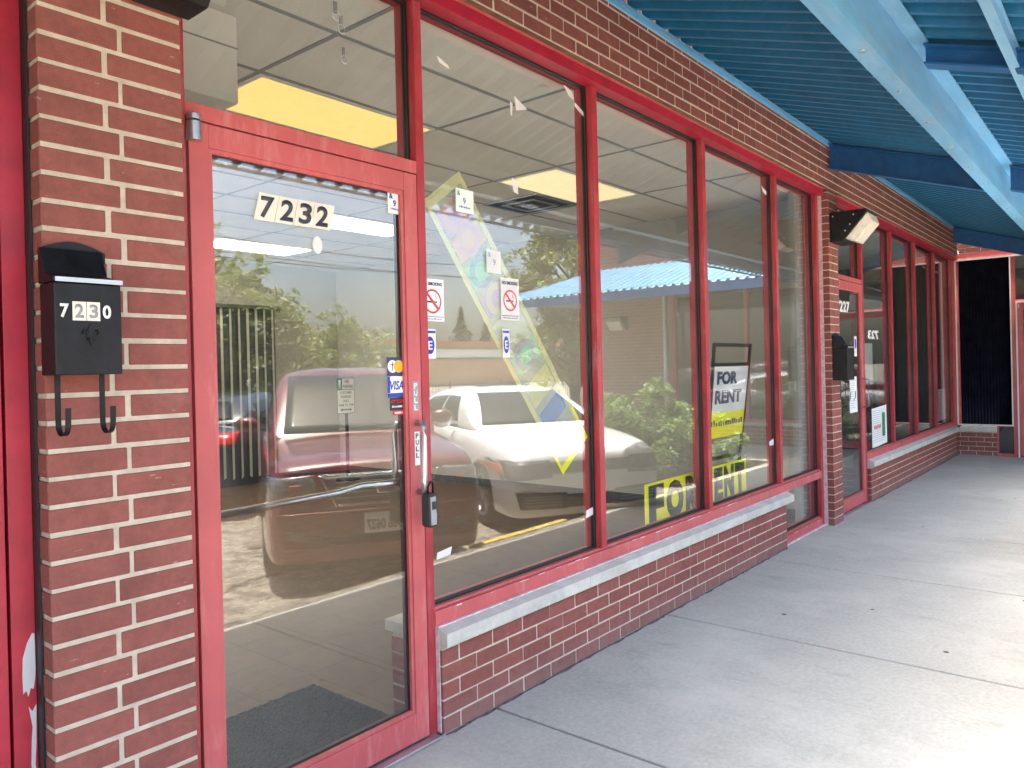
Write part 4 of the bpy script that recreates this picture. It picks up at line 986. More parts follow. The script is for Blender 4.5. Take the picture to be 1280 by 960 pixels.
MB().tube([(1.25, .47, 2.83), (1.52, .47, 2.83)], .018, 12).build('top_tube', 'white_paint', bx, smooth=True)
for i, (px_, py_) in enumerate(((1.99, .38), (2.19, .62), (1.9, .3))):
    t = empty('ceiling_hook', (px_, py_, ZC), ['small ceiling hook near the light panel above the door', 'second small ceiling hook farther right above the door', 'ceiling hook nearest the glass above the door'][i], 'hook')
    MB().box(px_-.008, px_+.008, py_-.002, py_+.002, ZC-.05, ZC-.004).build('bracket', 'grey_plastic', t)
    MB().tube([(px_+.018*math.cos(k*math.pi/6), py_, ZC-.06+.018*math.sin(k*math.pi/6)) for k in range(12)], .003, 6).build('ring', 'steel', t)
# door mat
dm = MB(); nx, ny = 60, 64
random.seed(5)
for j in range(ny+1):
    for i in range(nx+1):
        ed = 1 if (i in (0, nx) or j in (0, ny)) else 0
        u, v = i/nx, j/ny
        grv = -.004 if (0.045 < v < .075 or 0.925 < v < .955 or .93 < u < .945) else 0
        dm.v.append((1.18+.90*u, 0.24+.56*v, .014 if ed else .026+random.uniform(-.003, .004)+grv))
for j in range(ny):
    for i in range(nx):
        a = j*(nx+1)+i; dm.f.append((a, a+1, a+nx+2, a+nx+1))
dmo = dm.build('door_mat', 'door_mat'); tag(dmo, 'black ribbed carpet mat on the tiled floor just inside the door', 'door mat')
# parking sign standing inside
sgn = empty('parking_sign', (6.45, 6.2, 0), 'white and green customer parking sign on a black post inside the shop', 'sign')
MB().tube([(6.36, 6.0, .012), (6.36, 6.0, .92)], .022, 8).build('post', 'black_metal', sgn)
MB().lathe([(0, 0), (.16, 0), (.15, .03), (.03, .045), (0, .045)], Matrix.Translation((6.36, 6.0, .013)), 20).build('base', 'black_metal', sgn)
sx0, sx1, sz0, sz1 = 6.19, 6.475, .90, 1.37; yq = 5.97
MB().box(sx0, sx1, yq, yq+.004, sz0, sz1).build('plate', 'ink_green', sgn, bevel=.002)
MB().box(sx0+.008, sx1-.008, yq-.001, yq-.0002, sz0+.008, sz0+.31).build('lower_field', 'white_sticker', sgn)
MB().box(sx0+.085, sx1-.008, yq-.001, yq-.0002, sz0+.322, sz1-.008).build('upper_field', 'white_sticker', sgn)
text('1', 'digit', 'white_sticker', sgn, (sx0+.028, yq-.002, sz0+.335), X_, Z_, width=.03, height=.11, bold=.04)
text('HR', 'lettering', 'ink_red', sgn, (sx0+.13, yq-.002, sz0+.40), X_, Z_, width=.07, height=.045, bold=.03)
text('PARKING', 'lettering', 'ink_green', sgn, (sx0+.095, yq-.002, sz0+.335), X_, Z_, width=.165, height=.045, bold=.03)
for i, s_ in enumerate(('CUSTOMER', 'PARKING', 'ONLY', '9AM TO 7PM')):
    text(s_, 'lettering', 'ink_green', sgn, ((sx0+sx1)/2, yq-.002, sz0+.26-.055*i), X_, Z_, width=(.20, .17, .10, .24)[i], height=.034, bold=.02, center=True)
cz = sz0+.05; cxm = (sx0+sx1)/2
MB().prism([(cxm-.10, yq-.001, cz), (cxm-.06, yq-.001, cz+.022), (cxm-.06, yq-.001, cz+.008), (cxm+.06, yq-.001, cz+.008), (cxm+.06, yq-.001, cz+.022), (cxm+.10, yq-.001, cz), (cxm+.06, yq-.001, cz-.022), (cxm+.06, yq-.001, cz-.008), (cxm-.06, yq-.001, cz-.008), (cxm-.06, yq-.001, cz-.022)], (0, -.001, 0)).build('arrow', 'ink_green', sgn)

# ---- second shop interior
o = box('shop_floor', 'floor_tile', None, XS+.1, 12.93, 0.141, 6, -0.02, 0.012); tag(o, kind='structure')
cl2 = MB().box(XS+.1, 12.93, 0.141, 6, ZC, ZC+.02).build('shop_ceiling', 'ceiling_tile'); tag(cl2, kind='structure')
iw2 = empty('interior_wall', (10, 6, 0), 'dark grey-green interior walls of the farther shop', 'wall')
MB().box(XS+.1, 12.93, 4.0, 4.1, 0, ZC).box(12.93, 13.0, 0.141, 4.0, 0, ZC).box(XS+.09, XS+.12, .205, 4.0, 0, ZC).build('back_wall', 'interior_grey', iw2)
MB().box(9.0, 12.8, 3.98, 3.998, 1.15, 1.18).build('chair_rail', 'white_paint', iw2)
ct = empty('counter', (10.5, 1.4, 0), 'dark counter with rounded top behind the farther shop windows', 'counter')
MB().box(9.2, 12.6, 1.1, 1.6, .012, .95).build('cabinet', 'dark_room', ct, bevel=.01)
MB().box(9.1, 12.7, 1.0, 1.7, .951, .99).build('counter_top', 'white_paint', ct, bevel=.01)
tm = empty('exercise_bike', (9.6, .75, 0), 'black exercise machine behind the farther shop window', 'exercise machine')
MB().tube([(9.3, .7, .1), (9.6, .75, .55), (9.5, .75, 1.0)], .04, 8).tube([(9.6, .75, .5), (10.1, .8, .1)], .04, 8).build('frame', 'plastic_dark', tm, smooth=True)
MB().tube([(9.42, .55, 1.3), (9.5, .6, 1.1), (9.5, .75, 1.0), (9.5, .9, 1.1), (9.42, .95, 1.3)], .025, 8).build('handlebar', 'plastic_dark', tm, smooth=True)
MB().box(9.75, 10.0, .65, .9, .85, .92).build('seat', 'plastic_dark', tm, bevel=.03)
MB().tube([(10.85, .6, .6), (10.9, .62, 1.2), (10.86, .62, 1.42), (10.8, .62, 1.45), (10.78, .62, 1.25)], .03, 8).build('bag_strap', 'plastic_dark', tm, smooth=True)
# papers on the second shop
def paper(x0, x1, z0, z1, y, label, skewz=0, lines=True, mat='white_sticker'):
    t = empty('notice', ((x0+x1)/2, y, z0), label, 'notice')
    MB().prism([(x0, y, z0), (x1, y, z0+skewz), (x1-.01, y, z1+skewz), (x0-.0, y, z1)], (0, -.001, 0)).build('sheet', mat, t)
    if lines:
        B = MB(); zz = z1-.04
        while zz > z0+.03:
            B.box(x0+.03, x1-.04-random.uniform(0, (x1-x0)*.3), y-.0016, y-.0012, zz+skewz*.5, zz+.004+skewz*.5); zz -= .022
        B.build('print', 'grey_plastic', t)
    return t
pn = paper(8.62, 9.22, .50, .92, YG-.004, 'white printed notice leaning at the bottom of the first bay of the farther shop', .02)
MB().box(9.02, 9.14, YG-.0062, YG-.0054, .60, .86).build('green_column', 'ink_green', pn)
fine_print(pn, 8.70, 8.97, .70, .05, YG-.0055, 'ink_red', 6)
paper(7.74, 7.99, .93, 1.28, eyg-.004, 'white notice sheet taped to the farther door glass')
paper(8.30, 8.85, 1.18, 1.62, YI+.03, 'pale flyer taped inside the first bay beside the farther door', mat='film_white')
paper(12.0, 12.7, .55, 1.0, YI+.02, 'green and white flyer in the last bay by the corner')
pw = empty('house_number', (7.7, eyg, 1.9), 'white digits of the house number on the farther door glass', 'house number')
text('7227', 'digit', 'white_sticker', pw, (7.38, eyg-.005, 1.90), X_, Z_, width=.42, height=.11, bold=.04)
rv = empty('house_number', (8.6, YG, 1.7), 'reflection of house number digits painted reversed on the first bay of the farther shop', 'house number')
text('723', 'digit', 'white_sticker', rv, (8.95, YW-.001, 1.66), X_, (.15, 0, 1), width=.42, height=.10, bold=.05, mirror=True)  # mirrored digits paint a reflection onto the glass
ds = sticker('window_sticker', 'small blue and white sticker on the farther door stile', loc=(7.98, ey0, 1.6))
plate('backing', 'white_sticker', ds, 7.93, 8.01, 1.48, 1.68, eyg-.004); plate('band', 'ink_blue', ds, 7.945, 7.995, 1.56, 1.65, eyg-.0052)
MB().tube([(8.12, ey0, 1.25), (8.11, ey0-.055, 1.24), (8.11, ey0-.055, .98), (8.12, ey0, .97)], .012, 10).build('pull_handle', 'aluminum', D2, smooth=True)

# neighbour shop: dark room
o = box('neighbour_floor', 'floor_tile', None, -6, XL-.11, 0.141, 5, -0.02, 0.012); tag(o, kind='structure')
nb = empty('interior_wall', (-2, 3, 0), 'dark walls of the neighbouring shop behind the left door', 'wall')
MB().box(-6, XL-.11, 3.0, 3.1, 0, ZC).box(-.62, -.6, .2, 3.0, 0, ZC).build('back_wall', 'dark_room', nb)
MB().box(-6, XL-.11, .141, 5, ZC, ZC+.02).build('shop_ceiling', 'ceiling_tile', nb)

# ================================================================== CARS
def car(name, label, P, loc, ang, paintm, group='cars parked facing the shops', plate_text=None):
    """local frame: +x = backwards from the nose, +y = lateral, z up; then placed"""
    t = empty(name, loc, label, 'car', group)
    Lc, W = P['L'], P['W']/2; hood, cowl, belt, roof = P['hood'], P['cowl'], P['belt'], P['roof']
    zb = P.get('zb', .19)
    nose = P['nose']   # list of (a, width factor, top z, bottom z)
    st = []
    for a, wf, zt, zbm in nose: st.append((a, wf*W, zt, zbm))
    st += [(P['ac'], W, cowl, zb), (P['ac']+.9, W, belt, zb), (Lc*.62, W, belt+.01, zb), (Lc-.9, W*.99, P['deck'], zb), (Lc-.35, W*.95, P['deck']-.01, zb+.03), (Lc-.1, W*.90, P['deck']-.06, zb+.06), (Lc, W*.80, P['deck']-.2, zb+.12)]
    B = MB(); K = None
    for a, wv, zt, z0 in st:
        hgt = zt-z0
        half = [(0, z0), (wv*.84, z0), (wv*.955, z0+.012), (wv*.985, z0+.07), (wv, z0+hgt*.40), (wv*.997, z0+hgt*.64), (wv*.972, z0+hgt*.84), (wv*.915, zt-.022), (wv*.80, zt-.002), (wv*.45, zt+.018), (0, zt+.026)]
        ring = [(b, z) for b, z in half] + [(-b, z) for b, z in half[-2:0:-1]]
        K = len(ring)
        for b, z in ring: B.v.append((a, b, z))
    for s in range(len(st)-1):
        for k in range(K):
            k2 = (k+1) % K; B.f.append((s*K+k, s*K+k2, (s+1)*K+k2, (s+1)*K+k))
    B.f.append(tuple(range(K))); B.f.append(tuple(range((len(st)-1)*K, len(st)*K))[::-1])
    body = B.build('body', paintm, None)
    md = body.modifiers.new('s', 'SUBSURF'); md.levels = md.render_levels = 2
    # wheel arches
    wr = P['wheel']; cut = MB()
    for wx in (P['fa'], P['ra']):
        for s in (-1, 1):
            cut.lathe([(0, 0), (wr+.055, 0), (wr+.055, .36), (0, .36)], Matrix.Translation((wx, s*(W+.08), wr-.01)) @ Matrix.Rotation(s*math.pi/2, 4, 'X'), 36)
    cb = cut.build('cutter', 'tyre', None)
    bm_ = body.modifiers.new('b', 'BOOLEAN'); bm_.object = cb; bm_.operation = 'DIFFERENCE'; bm_.solver = 'EXACT'
    dg = bpy.context.evaluated_depsgraph_get(); me = bpy.data.meshes.new_from_object(body.evaluated_get(dg))
    bpy.data.objects.remove(cb)
    nb_ = bpy.data.objects.new('body', me); COL.objects.link(nb_); bpy.data.objects.remove(body); body = nb_; body.name = 'body'
    me.materials.clear(); me.materials.append(MATS[paintm])
    for p in me.polygons: p.material_index = 0
    me.shade_smooth()
    try: me.set_sharp_from_angle(angle=R(38))
    except Exception: pass
    # cabin
    ac, ar, br, be = P['ac'], P['ar'], P['br'], P['be']   # cowl, roof front, roof back, base of rear glass
    wb, wrf = W*.90, P['roofw']
    C = MB(); sts = [(ac-.03, wb*.93, cowl-.06, cowl-.04), (ac+.06, wb*.98, cowl-.04, cowl+.05), ((ac+ar)/2, wb*.94, belt-.05, (cowl+roof)/2+.03), (ar-.08, wrf*1.05, belt-.05, roof-.045), (ar+.25, wrf*1.02, belt-.05, roof-.005), ((ar+br)/2, wrf, belt-.05, roof+.01), (br, wrf*.97, belt-.05, roof-.03), ((br+be)/2, wb*.90, belt-.05, (roof+P['deck'])/2+.03), (be, wb*.90, belt-.06, P['deck']-.01)]
    for a, wv, z0, zt in sts:
        base = wb if zt > belt+.1 else wv
        half = [(0, z0), (base, z0), (base*.99, z0+(zt-z0)*.12), (wv+(base-wv)*.45, z0+(zt-z0)*.62), (wv*.97, zt-.05*min(1, (zt-z0)*2)), (wv*.82, zt-.006), (wv*.4, zt+.012), (0, zt+.016)]
        ring = half + [(-b, z) for b, z in half[-2:0:-1]]; K = len(ring)
        for b, z in ring: C.v.append((a, b, z))
    for s in range(len(sts)-1):
        for k in range(K):
            k2 = (k+1) % K; C.f.append((s*K+k, s*K+k2, (s+1)*K+k2, (s+1)*K+k))
    C.f.append(tuple(range(K))); C.f.append(tuple(range((len(sts)-1)*K, len(sts)*K))[::-1])
    cab = C.build('cabin', paintm, None)
    md = cab.modifiers.new('s', 'SUBSURF'); md.levels = md.render_levels = 2
    dg = bpy.context.evaluated_depsgraph_get(); me2 = bpy.data.meshes.new_from_object(cab.evaluated_get(dg)); me2.shade_smooth()
    nc = bpy.data.objects.new('cabin', me2); COL.objects.link(nc); bpy.data.objects.remove(cab); cab = nc; cab.name = 'cabin'
    bv = BVHTree.FromPolygons([v.co for v in me.vertices], [p.vertices[:] for p in me.polygons])
    bc = BVHTree.FromPolygons([v.co for v in me2.vertices], [p.vertices[:] for p in me2.polygons])
    made = [body, cab]
    def patch(nm, mat, corners, view='front', off=.006, n=10, m=6, tree=None, side=1, th=.004, bulge=0):
        """corners: bl, br, tr, tl in (b,z) for front view, (a,z) for side view"""
        T = tree or bv; V = []; c0, c1, c2, c3 = [Vector(c) for c in corners]; ok = []
        for j in range(m+1):
            for i in range(n+1):
                u, v = i/n, j/m; q = (c0*(1-u)+c1*u)*(1-v)+(c3*(1-u)+c2*u)*v
                if view == 'front': o_, d_ = Vector((-2, q.x, q.y)), Vector((1, 0, 0))
                elif view == 'back': o_, d_ = Vector((Lc+2, q.x, q.y)), Vector((-1, 0, 0))
                elif view == 'top': o_, d_ = Vector((q.x, q.y, 4)), Vector((0, 0, -1))
                else: o_, d_ = Vector((q.x, side*4, q.y)), Vector((0, -side, 0))
                h_ = T.ray_cast(o_, d_)
                p = h_[0] if h_[0] else None
                if p is not None:
                    nrm = h_[1]
                    if nrm.dot(d_) > 0: nrm = -nrm
                    nb2 = (nrm*.7-d_*.3).normalized(); bl = 4*u*(1-u)*4*v*(1-v)*bulge
                    V.append(p+nb2*(off+bl)); ok.append(True)
                else: V.append(Vector((0, 0, 0))); ok.append(False)
        Bq = MB(); Bq.v = [tuple(v) for v in V]
        for j in range(m):
            for i in range(n):
                q = (j*(n+1)+i, j*(n+1)+i+1, (j+1)*(n+1)+i+1, (j+1)*(n+1)+i)
                if all(ok[k] for k in q): Bq.f.append(q)
        ob = Bq.build(nm, mat, None, smooth=True)
        sdm = ob.modifiers.new('t', 'SOLIDIFY'); sdm.thickness = th; sdm.offset = 0
        made.append(ob); return ob
    zr = roof
    # glazing
    patch('windshield', 'car_glass', [(-wb*.84, cowl+.035), (wb*.84, cowl+.035), (wrf*.88, zr-.075), (-wrf*.88, zr-.075)], tree=bc, n=16, m=8)
    for s in (-1, 1):
        patch('side_window', 'car_glass', [(ac+.62, belt+.05), (P['mid']-.04, belt+.05), (P['mid']-.04, zr-.11), (ar+.17, zr-.12)], 'side', tree=bc, side=s, n=12)
        patch('side_window', 'car_glass', [(P['mid']+.04, belt+.05), (be-.55, belt+.06), (br+.02, zr-.15), (P['mid']+.04, zr-.11)], 'side', tree=bc, side=s, n=12)
    patch('rear_window', 'car_glass', [(-wb*.72, P['deck']+.06), (wb*.72, P['deck']+.06), (wrf*.8, zr-.12), (-wrf*.8, zr-.12)], 'back', tree=bc)
    if P.get('sunroof'): patch('sunroof', 'car_glass', [(ar+.25, -.36), (ar+.85, -.36), (ar+.85, .36), (ar+.25, .36)], 'top', tree=bc, n=6)
    for nm, mat, cs, kw in P['front']: patch(nm, mat, cs, **kw)
    for s in (-1, 1):
        patch('tail_light', 'tail_red', [(s*W*.50, P['deck']-.22), (s*W*.86, P['deck']-.20), (s*W*.86, P['deck']-.06), (s*W*.50, P['deck']-.08)], 'back')
        # mirrors
        mm = MB(); cx_, cyy, czz = ac+.60, s*(W+.09), belt+.06
        ns = 10
        for j in range(ns+1):
            ph = math.pi*j/ns
            for i in range(12):
                th_ = 2*math.pi*i/12
                mm.v.append((cx_+.075*math.sin(ph)*math.cos(th_)*(1 if math.cos(th_) < 0 else .45), cyy+.115*math.cos(ph), czz+.075*math.sin(ph)*math.sin(th_)))
        for j in range(ns):
            for i in range(12):
                i2 = (i+1) % 12; mm.f.append((j*12+i, j*12+i2, (j+1)*12+i2, (j+1)*12+i))
        mo = mm.build('mirror', paintm, None, smooth=True); made.append(mo)
        made.append(MB().tube([(cx_+.02, s*(W-.10), belt+.0), (cx_+.02, cyy-s*.05, czz-.03)], .02, 8).build('mirror_arm', 'plastic_dark', None))
    # wheels
    wheels = []
    for wx in (P['fa'], P['ra']):
        for s in (-1, 1):
            we = bpy.data.objects.new('wheel', None); COL.objects.link(we); we.parent = t
            mt = Matrix.Translation((wx, s*(W-.115), wr)) @ Matrix.Rotation(-s*math.pi/2, 4, 'X')
            rr = wr; rim = rr*.68
            ty = MB().lathe([(rim, -.09), (rr*.90, -.10), (rr*.985, -.085), (rr, -.05), (rr, .05), (rr*.985, .085), (rr*.90, .10), (rim, .09)], mt, 40).build('tyre', 'tyre', None, smooth=True)
            ri = MB().lathe([(rim, -.09), (rim*.98, .03), (rim*.93, .085), (rim+.004, .092), (rim+.004, -.09)], mt, 40)
            for k in range(5):
                an = 2*math.pi*k/5+.3
                for da in (-.16, .16):
                    m3 = mt @ Matrix.Rotation(an+da*.5, 4, 'Z')
                    ri.box(.03, rim*.96, -.014, .014, .045, .072, m3)
            ri.lathe([(0, .08), (.045, .078), (.05, .05), (0, .05)], mt, 20)
            rio = ri.build('rim', 'aluminum' if P.get('rim', 1) else 'steel', None)
            bk = MB().lathe([(0, .0), (rim*.97, .0), (rim*.97, -.02), (0, -.02)], mt, 24).build('brake', 'black_bronze', None)
            for q in (ty, rio, bk): q.parent = we
            wheels.append(we)
    # liner so the arches read dark
    made.append(MB().box(P['fa']-.42, P['fa']+.42, -W+.32, W-.32, .2, .62).box(P['ra']-.42, P['ra']+.42, -W+.32, W-.32, .2, .62).build('underbody', 'black_bronze', None))
    if P.get('plate'):
        z = P['plate']; hit = bv.ray_cast(Vector((-2, 0, z)), Vector((1, 0, 0)))[0]; xp = hit.x-.012
        pl = MB().box(xp-.006, xp, -.152, .152, z-.078, z+.078).build('licence_plate', 'white_sticker', None, bevel=.004)
        tp = MB().box(xp-.0072, xp-.0062, -.146, .146, z+.035, z+.072).build('plate_band', 'ink_pale', pl)
        if plate_text: text(plate_text, 'characters', 'rust' if 'red' in paintm else 'ink_navy', pl, (xp-.0075, .135, z-.055), (0, -1, 0), Z_, width=.27, height=.085, bold=.03)
        made.append(pl)
    for q in made: q.parent = t
    t.rotation_euler = (0, 0, ang)
    return t
# nose pointing along world heading h: local +x (backwards) = -h
def ang_from_theta(th):   # heading (-sin th, cos th); local +x = (sin th, -cos th)
    return math.atan2(-math.cos(th), math.sin(th))
Wr = .96
redP = dict(L=4.8, W=1.78, hood=1.0, cowl=1.08, belt=1.12, roof=1.70, deck=1.10, ac=1.22, ar=2.02, br=4.25, be=4.68, roofw=.66, mid=2.95, fa=.93, ra=3.75, wheel=.36, zb=.22, plate=.50,
    nose=[(0.0, .50, .72, .36), (.006, .83, .86, .25), (.035, .91, .935, .215), (.11, .96, .975, .20), (.30, .985, 1.005, .19), (.62, 1.0, 1.035, .20)],
    front=[])
def f_(nm, mat, cs, **k): redP['front'].append((nm, mat, cs, k))
for s in (-1, 1):
    f_('headlight', 'lamp_clear', [(s*.50, .75), (s*.915, .69), (s*.90, .87), (s*.52, .89)], bulge=.004, n=12)
    f_('headlight_bulb', 'lamp_amber', [(s*.62, .77), (s*.70, .76), (s*.70, .82), (s*.62, .82)], off=.014)
    f_('fog_light', 'lamp_clear', [(s*.60, .40), (s*.72, .41), (s*.72, .48), (s*.60, .47)])
f_('grille', 'grille_black', [(-.34, .66), (.34, .66), (.47, .865), (-.47, .865)], off=.004, n=18)
f_('grille_trim', 'chrome', [(-.47, .868), (.47, .868), (.47, .884), (-.47, .884)], off=.014, n=18)
f_('grille_trim', 'chrome', [(-.34, .640), (.34, .640), (.35, .660), (-.35, .660)], off=.014, n=18)
for s in (-1, 1): f_('grille_trim', 'chrome', [(s*.35, .64), (s*.365, .64), (s*.485, .88), (s*.468, .88)], off=.014)
for zz in (.70, .74, .78, .82): f_('grille_bar', 'aluminum', [(-.36, zz), (.36, zz), (.36, zz+.006), (-.36, zz+.006)], off=.010, n=18)
f_('round_badge', 'chrome', [(-.05, .72), (.05, .72), (.05, .80), (-.05, .80)], off=.018, n=6)
f_('hood_seam', 'ink_black', [(-.80, .905), (.80, .905), (.80, .911), (-.80, .911)], off=.003, n=24)
f_('lower_intake', 'grille_black', [(-.52, .36), (.52, .36), (.60, .42), (-.60, .42)], n=16)
f_('bumper_lip', 'car_red', [(-.74, .325), (.74, .325), (.74, .345), (-.74, .345)], off=.030, n=20, th=.05)
f_('bumper_step', 'car_red', [(-.80, .590), (.80, .590), (.80, .610), (-.80, .610)], off=.022, n=20, th=.045)
RX, RY, RT = 3.88, -2.30, 0.54
car('red_car', 'dark red family car parked nose-in, seen reflected in the door glass', redP, (RX, RY, -.215), ang_from_theta(RT), 'car_red', plate_text='986 0627')
whP = dict(L=4.6, W=1.78, hood=.95, cowl=.985, belt=.99, roof=1.44, deck=1.06, ac=1.28, ar=2.05, br=3.45, be=4.15, roofw=.58, mid=2.72, fa=.86, ra=3.50, wheel=.325, zb=.19, plate=.50, sunroof=True,
    nose=[(0.0, .50, .62, .32), (.006, .82, .745, .22), (.035, .90, .80, .185), (.12, .95, .845, .17), (.34, .98, .89, .17), (.70, 1.0, .935, .18)], front=[])
def f_(nm, mat, cs, **k): whP['front'].append((nm, mat, cs, k))
for s in (-1, 1):
    f_('headlight', 'lamp_clear', [(s*.44, .61), (s*.845, .585), (s*.85, .725), (s*.48, .735)], n=14)
    f_('headlight_surround', 'grille_black', [(s*.42, .575), (s*.86, .555), (s*.87, .745), (s*.45, .75)], off=.003, n=14)
    f_('marker_lamp', 'lamp_amber', [(s*.85, .60), (s*.880, .61), (s*.880, .70), (s*.85, .71)])
    f_('lower_intake', 'grille_black', [(s*.27, .26), (s*.76, .28), (s*.80, .45), (s*.27, .42)])
f_('grille', 'grille_black', [(-.43, .615), (.43, .615), (.47, .725), (-.47, .725)], n=14)
f_('grille_trim', 'chrome', [(-.43, .605), (.43, .605), (.43, .613), (-.43, .613)], off=.012, n=14)
f_('lower_intake', 'grille_black', [(-.27, .27), (.27, .27), (.27, .40), (-.27, .40)])
for zz in (.30, .33, .36, .385):
    for s in (-1, 1): f_('intake_bar', 'grey_plastic', [(s*.33, zz), (s*.72, zz+.01), (s*.72, zz+.018), (s*.33, zz+.008)], off=.012)
f_('round_badge', 'chrome', [(-.05, .61), (.05, .61), (.05, .70), (-.05, .70)], off=.016, n=6)
WXc, WYc, WT = 6.36, -1.98, 0.50
wcar = car('white_car', 'white sedan parked nose-in, seen reflected in the first window', whP, (WXc, WYc, -.215), ang_from_theta(WT), 'car_white')
dkP = dict(whP); dkP['sunroof'] = False
car('dark_car', 'dark sedan parked across the lot, seen reflected at the left of the door glass', dkP, (7.6, -9.2, -.215), R(140), 'car_dark')

# ================================================================== VEGETATION
def leaves(B, c, r_, n, size, squash=.8):
    for _ in range(n):
        d = Vector((random.gauss(0, 1), random.gauss(0, 1), random.gauss(0, 1))).normalized()*r_*(random.random()**.45)
        p = Vector(c)+Vector((d.x, d.y, d.z*squash))
        s = size*random.uniform(.6, 1.3)
        a = Vector((random.gauss(0, 1), random.gauss(0, 1), random.gauss(0, .6))).normalized(); b = a.cross(Vector((random.gauss(0, .5), random.gauss(0, .5), 1))).normalized()
        B.quad(p-a*s, p-b*s*.5, p+a*s, p+b*s*.5)
def tree(name, loc, h_, rad, label, mat, nleaf=7000, size=.085, group='trees beyond the parking lot', clumps=34, seed=1, base=.28, cat='tree'):
    random.seed(seed)
    t = empty(name, loc, label, cat, group); x, y, z = loc
    T = MB(); T.tube([(x, y, z-.1), (x+.05, y, z+h_*.25), (x-.05, y+.1, z+h_*.5), (x, y, z+h_*.8)], [h_*.03, h_*.024, h_*.016, h_*.006], 8)
    C = MB(); cs = []
    for i in range(clumps):
        u = (i+.5)/clumps; zz = z+h_*(base+(.96-base)*u); f = math.sin(math.pi*min(1, .18+u*.86))**.6
        a = i*2.4+random.uniform(-.5, .5); rr = rad*f*random.uniform(.35, .92)
        c = (x+rr*math.cos(a), y+rr*math.sin(a), zz); cs.append(c)
        T.tube([(x, y, zz-h_*.12), ((x+c[0])/2, (y+c[1])/2, zz-h_*.03), c], [h_*.008, h_*.005, h_*.002], 5)
        leaves(C, c, rad*random.uniform(.19, .34), nleaf//clumps, size)
        # ragged outliers
        for _ in range(3):
            d = Vector((random.gauss(0, 1), random.gauss(0, 1), random.gauss(.3, .8))).normalized()*rad*.42
            leaves(C, Vector(c)+d, rad*.13, nleaf//clumps//14, size)
    T.build('trunk', 'tree_bark', t, smooth=True); C.build('crown', mat, t)
    return t
tree('maple_tree', (8.6, -12.2, -.2), 3.7, 1.8, 'broad yellow-green tree reflected in the middle of the door glass', 'leaf_yellowgreen', 12000, .085, seed=2, base=.12)
tree('maple_tree', (6.9, -11.2, -.2), 4.5, 1.6, 'taller yellow-green tree reflected at the left side of the door glass', 'leaf_yellowgreen', 11000, .08, seed=4, base=.15)
tree('maple_tree', (13.2, -14.5, -.2), 2.9, 1.9, 'low rounded tree reflected beside the card stickers', 'leaf_yellowgreen', 7000, .09, seed=6, base=.1)
tree('maple_tree', (4.4, -13.5, -.2), 4.6, 2.6, 'large tree behind the parking lot at the left end', 'leaf_yellowgreen', 8000, .11, seed=8, base=.12)
tree('maple_tree', (19.0, -11.0, -.2), 6.5, 2.1, 'tall tree standing behind the blue roofed wing', 'leaf_yellowgreen', 12000, .11, seed=9, base=.2)
tree('maple_tree', (34, -15.0, -.2), 6.0, 2.6, 'spreading tree farther behind the wing', 'leaf_yellowgreen', 7000, .13, seed=12, base=.2)
def conifer(loc, h_, r_, label, seed):
    random.seed(seed); t = empty('conifer_tree', loc, label, 'tree', 'conifers on the skyline'); x, y, z = loc; C = MB()
    MB().tube([(x, y, z), (x, y, z+h_)], [h_*.02, .02], 6).build('trunk', 'tree_bark', t)
    for i in range(40):
        u = i/40; rr = r_*(1-u)*random.uniform(.6, 1.05); a = i*2.4
        leaves(C, (x+rr*.6*math.cos(a), y+rr*.6*math.sin(a), z+h_*(.12+.86*u)), max(.15, rr*.5), 40, .28, .6)
    C.build('crown', 'leaf_dark', t)
conifer((68, -62, -.2), 9.5, 3.5, 'dark conifer on the skyline above the tan building', 21)
conifer((77, -66, -.2), 8.0, 3.2, 'shorter dark conifer right of the first on the skyline', 22)
def bush(loc, r_, h_, n, label, seed):
    random.seed(seed); t = empty('green_bush', loc, label, 'bush', 'leafy bushes beside the wing'); x, y, z = loc; C = MB(); T = MB()
    for i in range(46):
        a = random.uniform(0, 6.28); rr = r_*math.sqrt(random.random()); zz = z+h_*random.uniform(.15, .92)*(1-.35*(rr/r_)**2)
        c = (x+rr*math.cos(a), y+rr*math.sin(a), zz)
        leaves(C, c, r_*.24, n//46, .045, .8)
        T.tube([(x, y, z), ((x+c[0])/2, (y+c[1])/2, (z+zz)/2+.05), c], [.02, .014, .006], 5)
    T.build('stem', 'tree_bark', t); C.build('foliage', 'leaf_bush', t)
bush((9.75, -3.35, -.2), .85, 1.5, 5200, 'full green bush right of the white car, reflected in the second window', 31)
bush((10.55, -2.75, -.2), .62, 1.05, 3200, 'smaller green bush reflected behind the FOR RENT signs', 33)
o = MB().prism([(8.9, -4.2, -.216), (11.0, -4.4, -.216), (11.0, -1.9, -.216), (9.3, -2.4, -.216)], (0, 0, .05)).build('planting_bed', 'soil'); tag(o, kind='structure')

# ================================================================== FAR SIDE OF THE LOT
fb = empty('tan_building', (60, -58, 0), 'long low tan building with white fascia and green stripes beyond the lot', 'building')
Y0 = -56
MB().box(38, 100, Y0-8, Y0, -.2, 4.6).build('wall', 'tan_wall', fb)
MB().box(38, 100.2, Y0+.002, Y0+.2, 2.805, 3.715).build('fascia', 'white_paint', fb)
MB().box(38, 100.3, Y0+.201, Y0+.25, 2.66, 2.80).box(38, 100.3, Y0+.201, Y0+.25, 3.72, 3.84).build('green_stripe', 'green_trim', fb)
MB().box(38, 100.2, Y0+.002, Y0+.15, 3.85, 4.62).build('orange_band', 'orange_trim', fb)
fe = empty('picket_fence', (15, -11, 0), 'bronze metal picket fence at the back of the parking lot', 'fence')
R_ = MB()
for zz in (.12, .95): R_.box(9.5, 34, -14.03, -14.0, zz, zz+.035)
R_.build('rail', 'dark_post', fe)
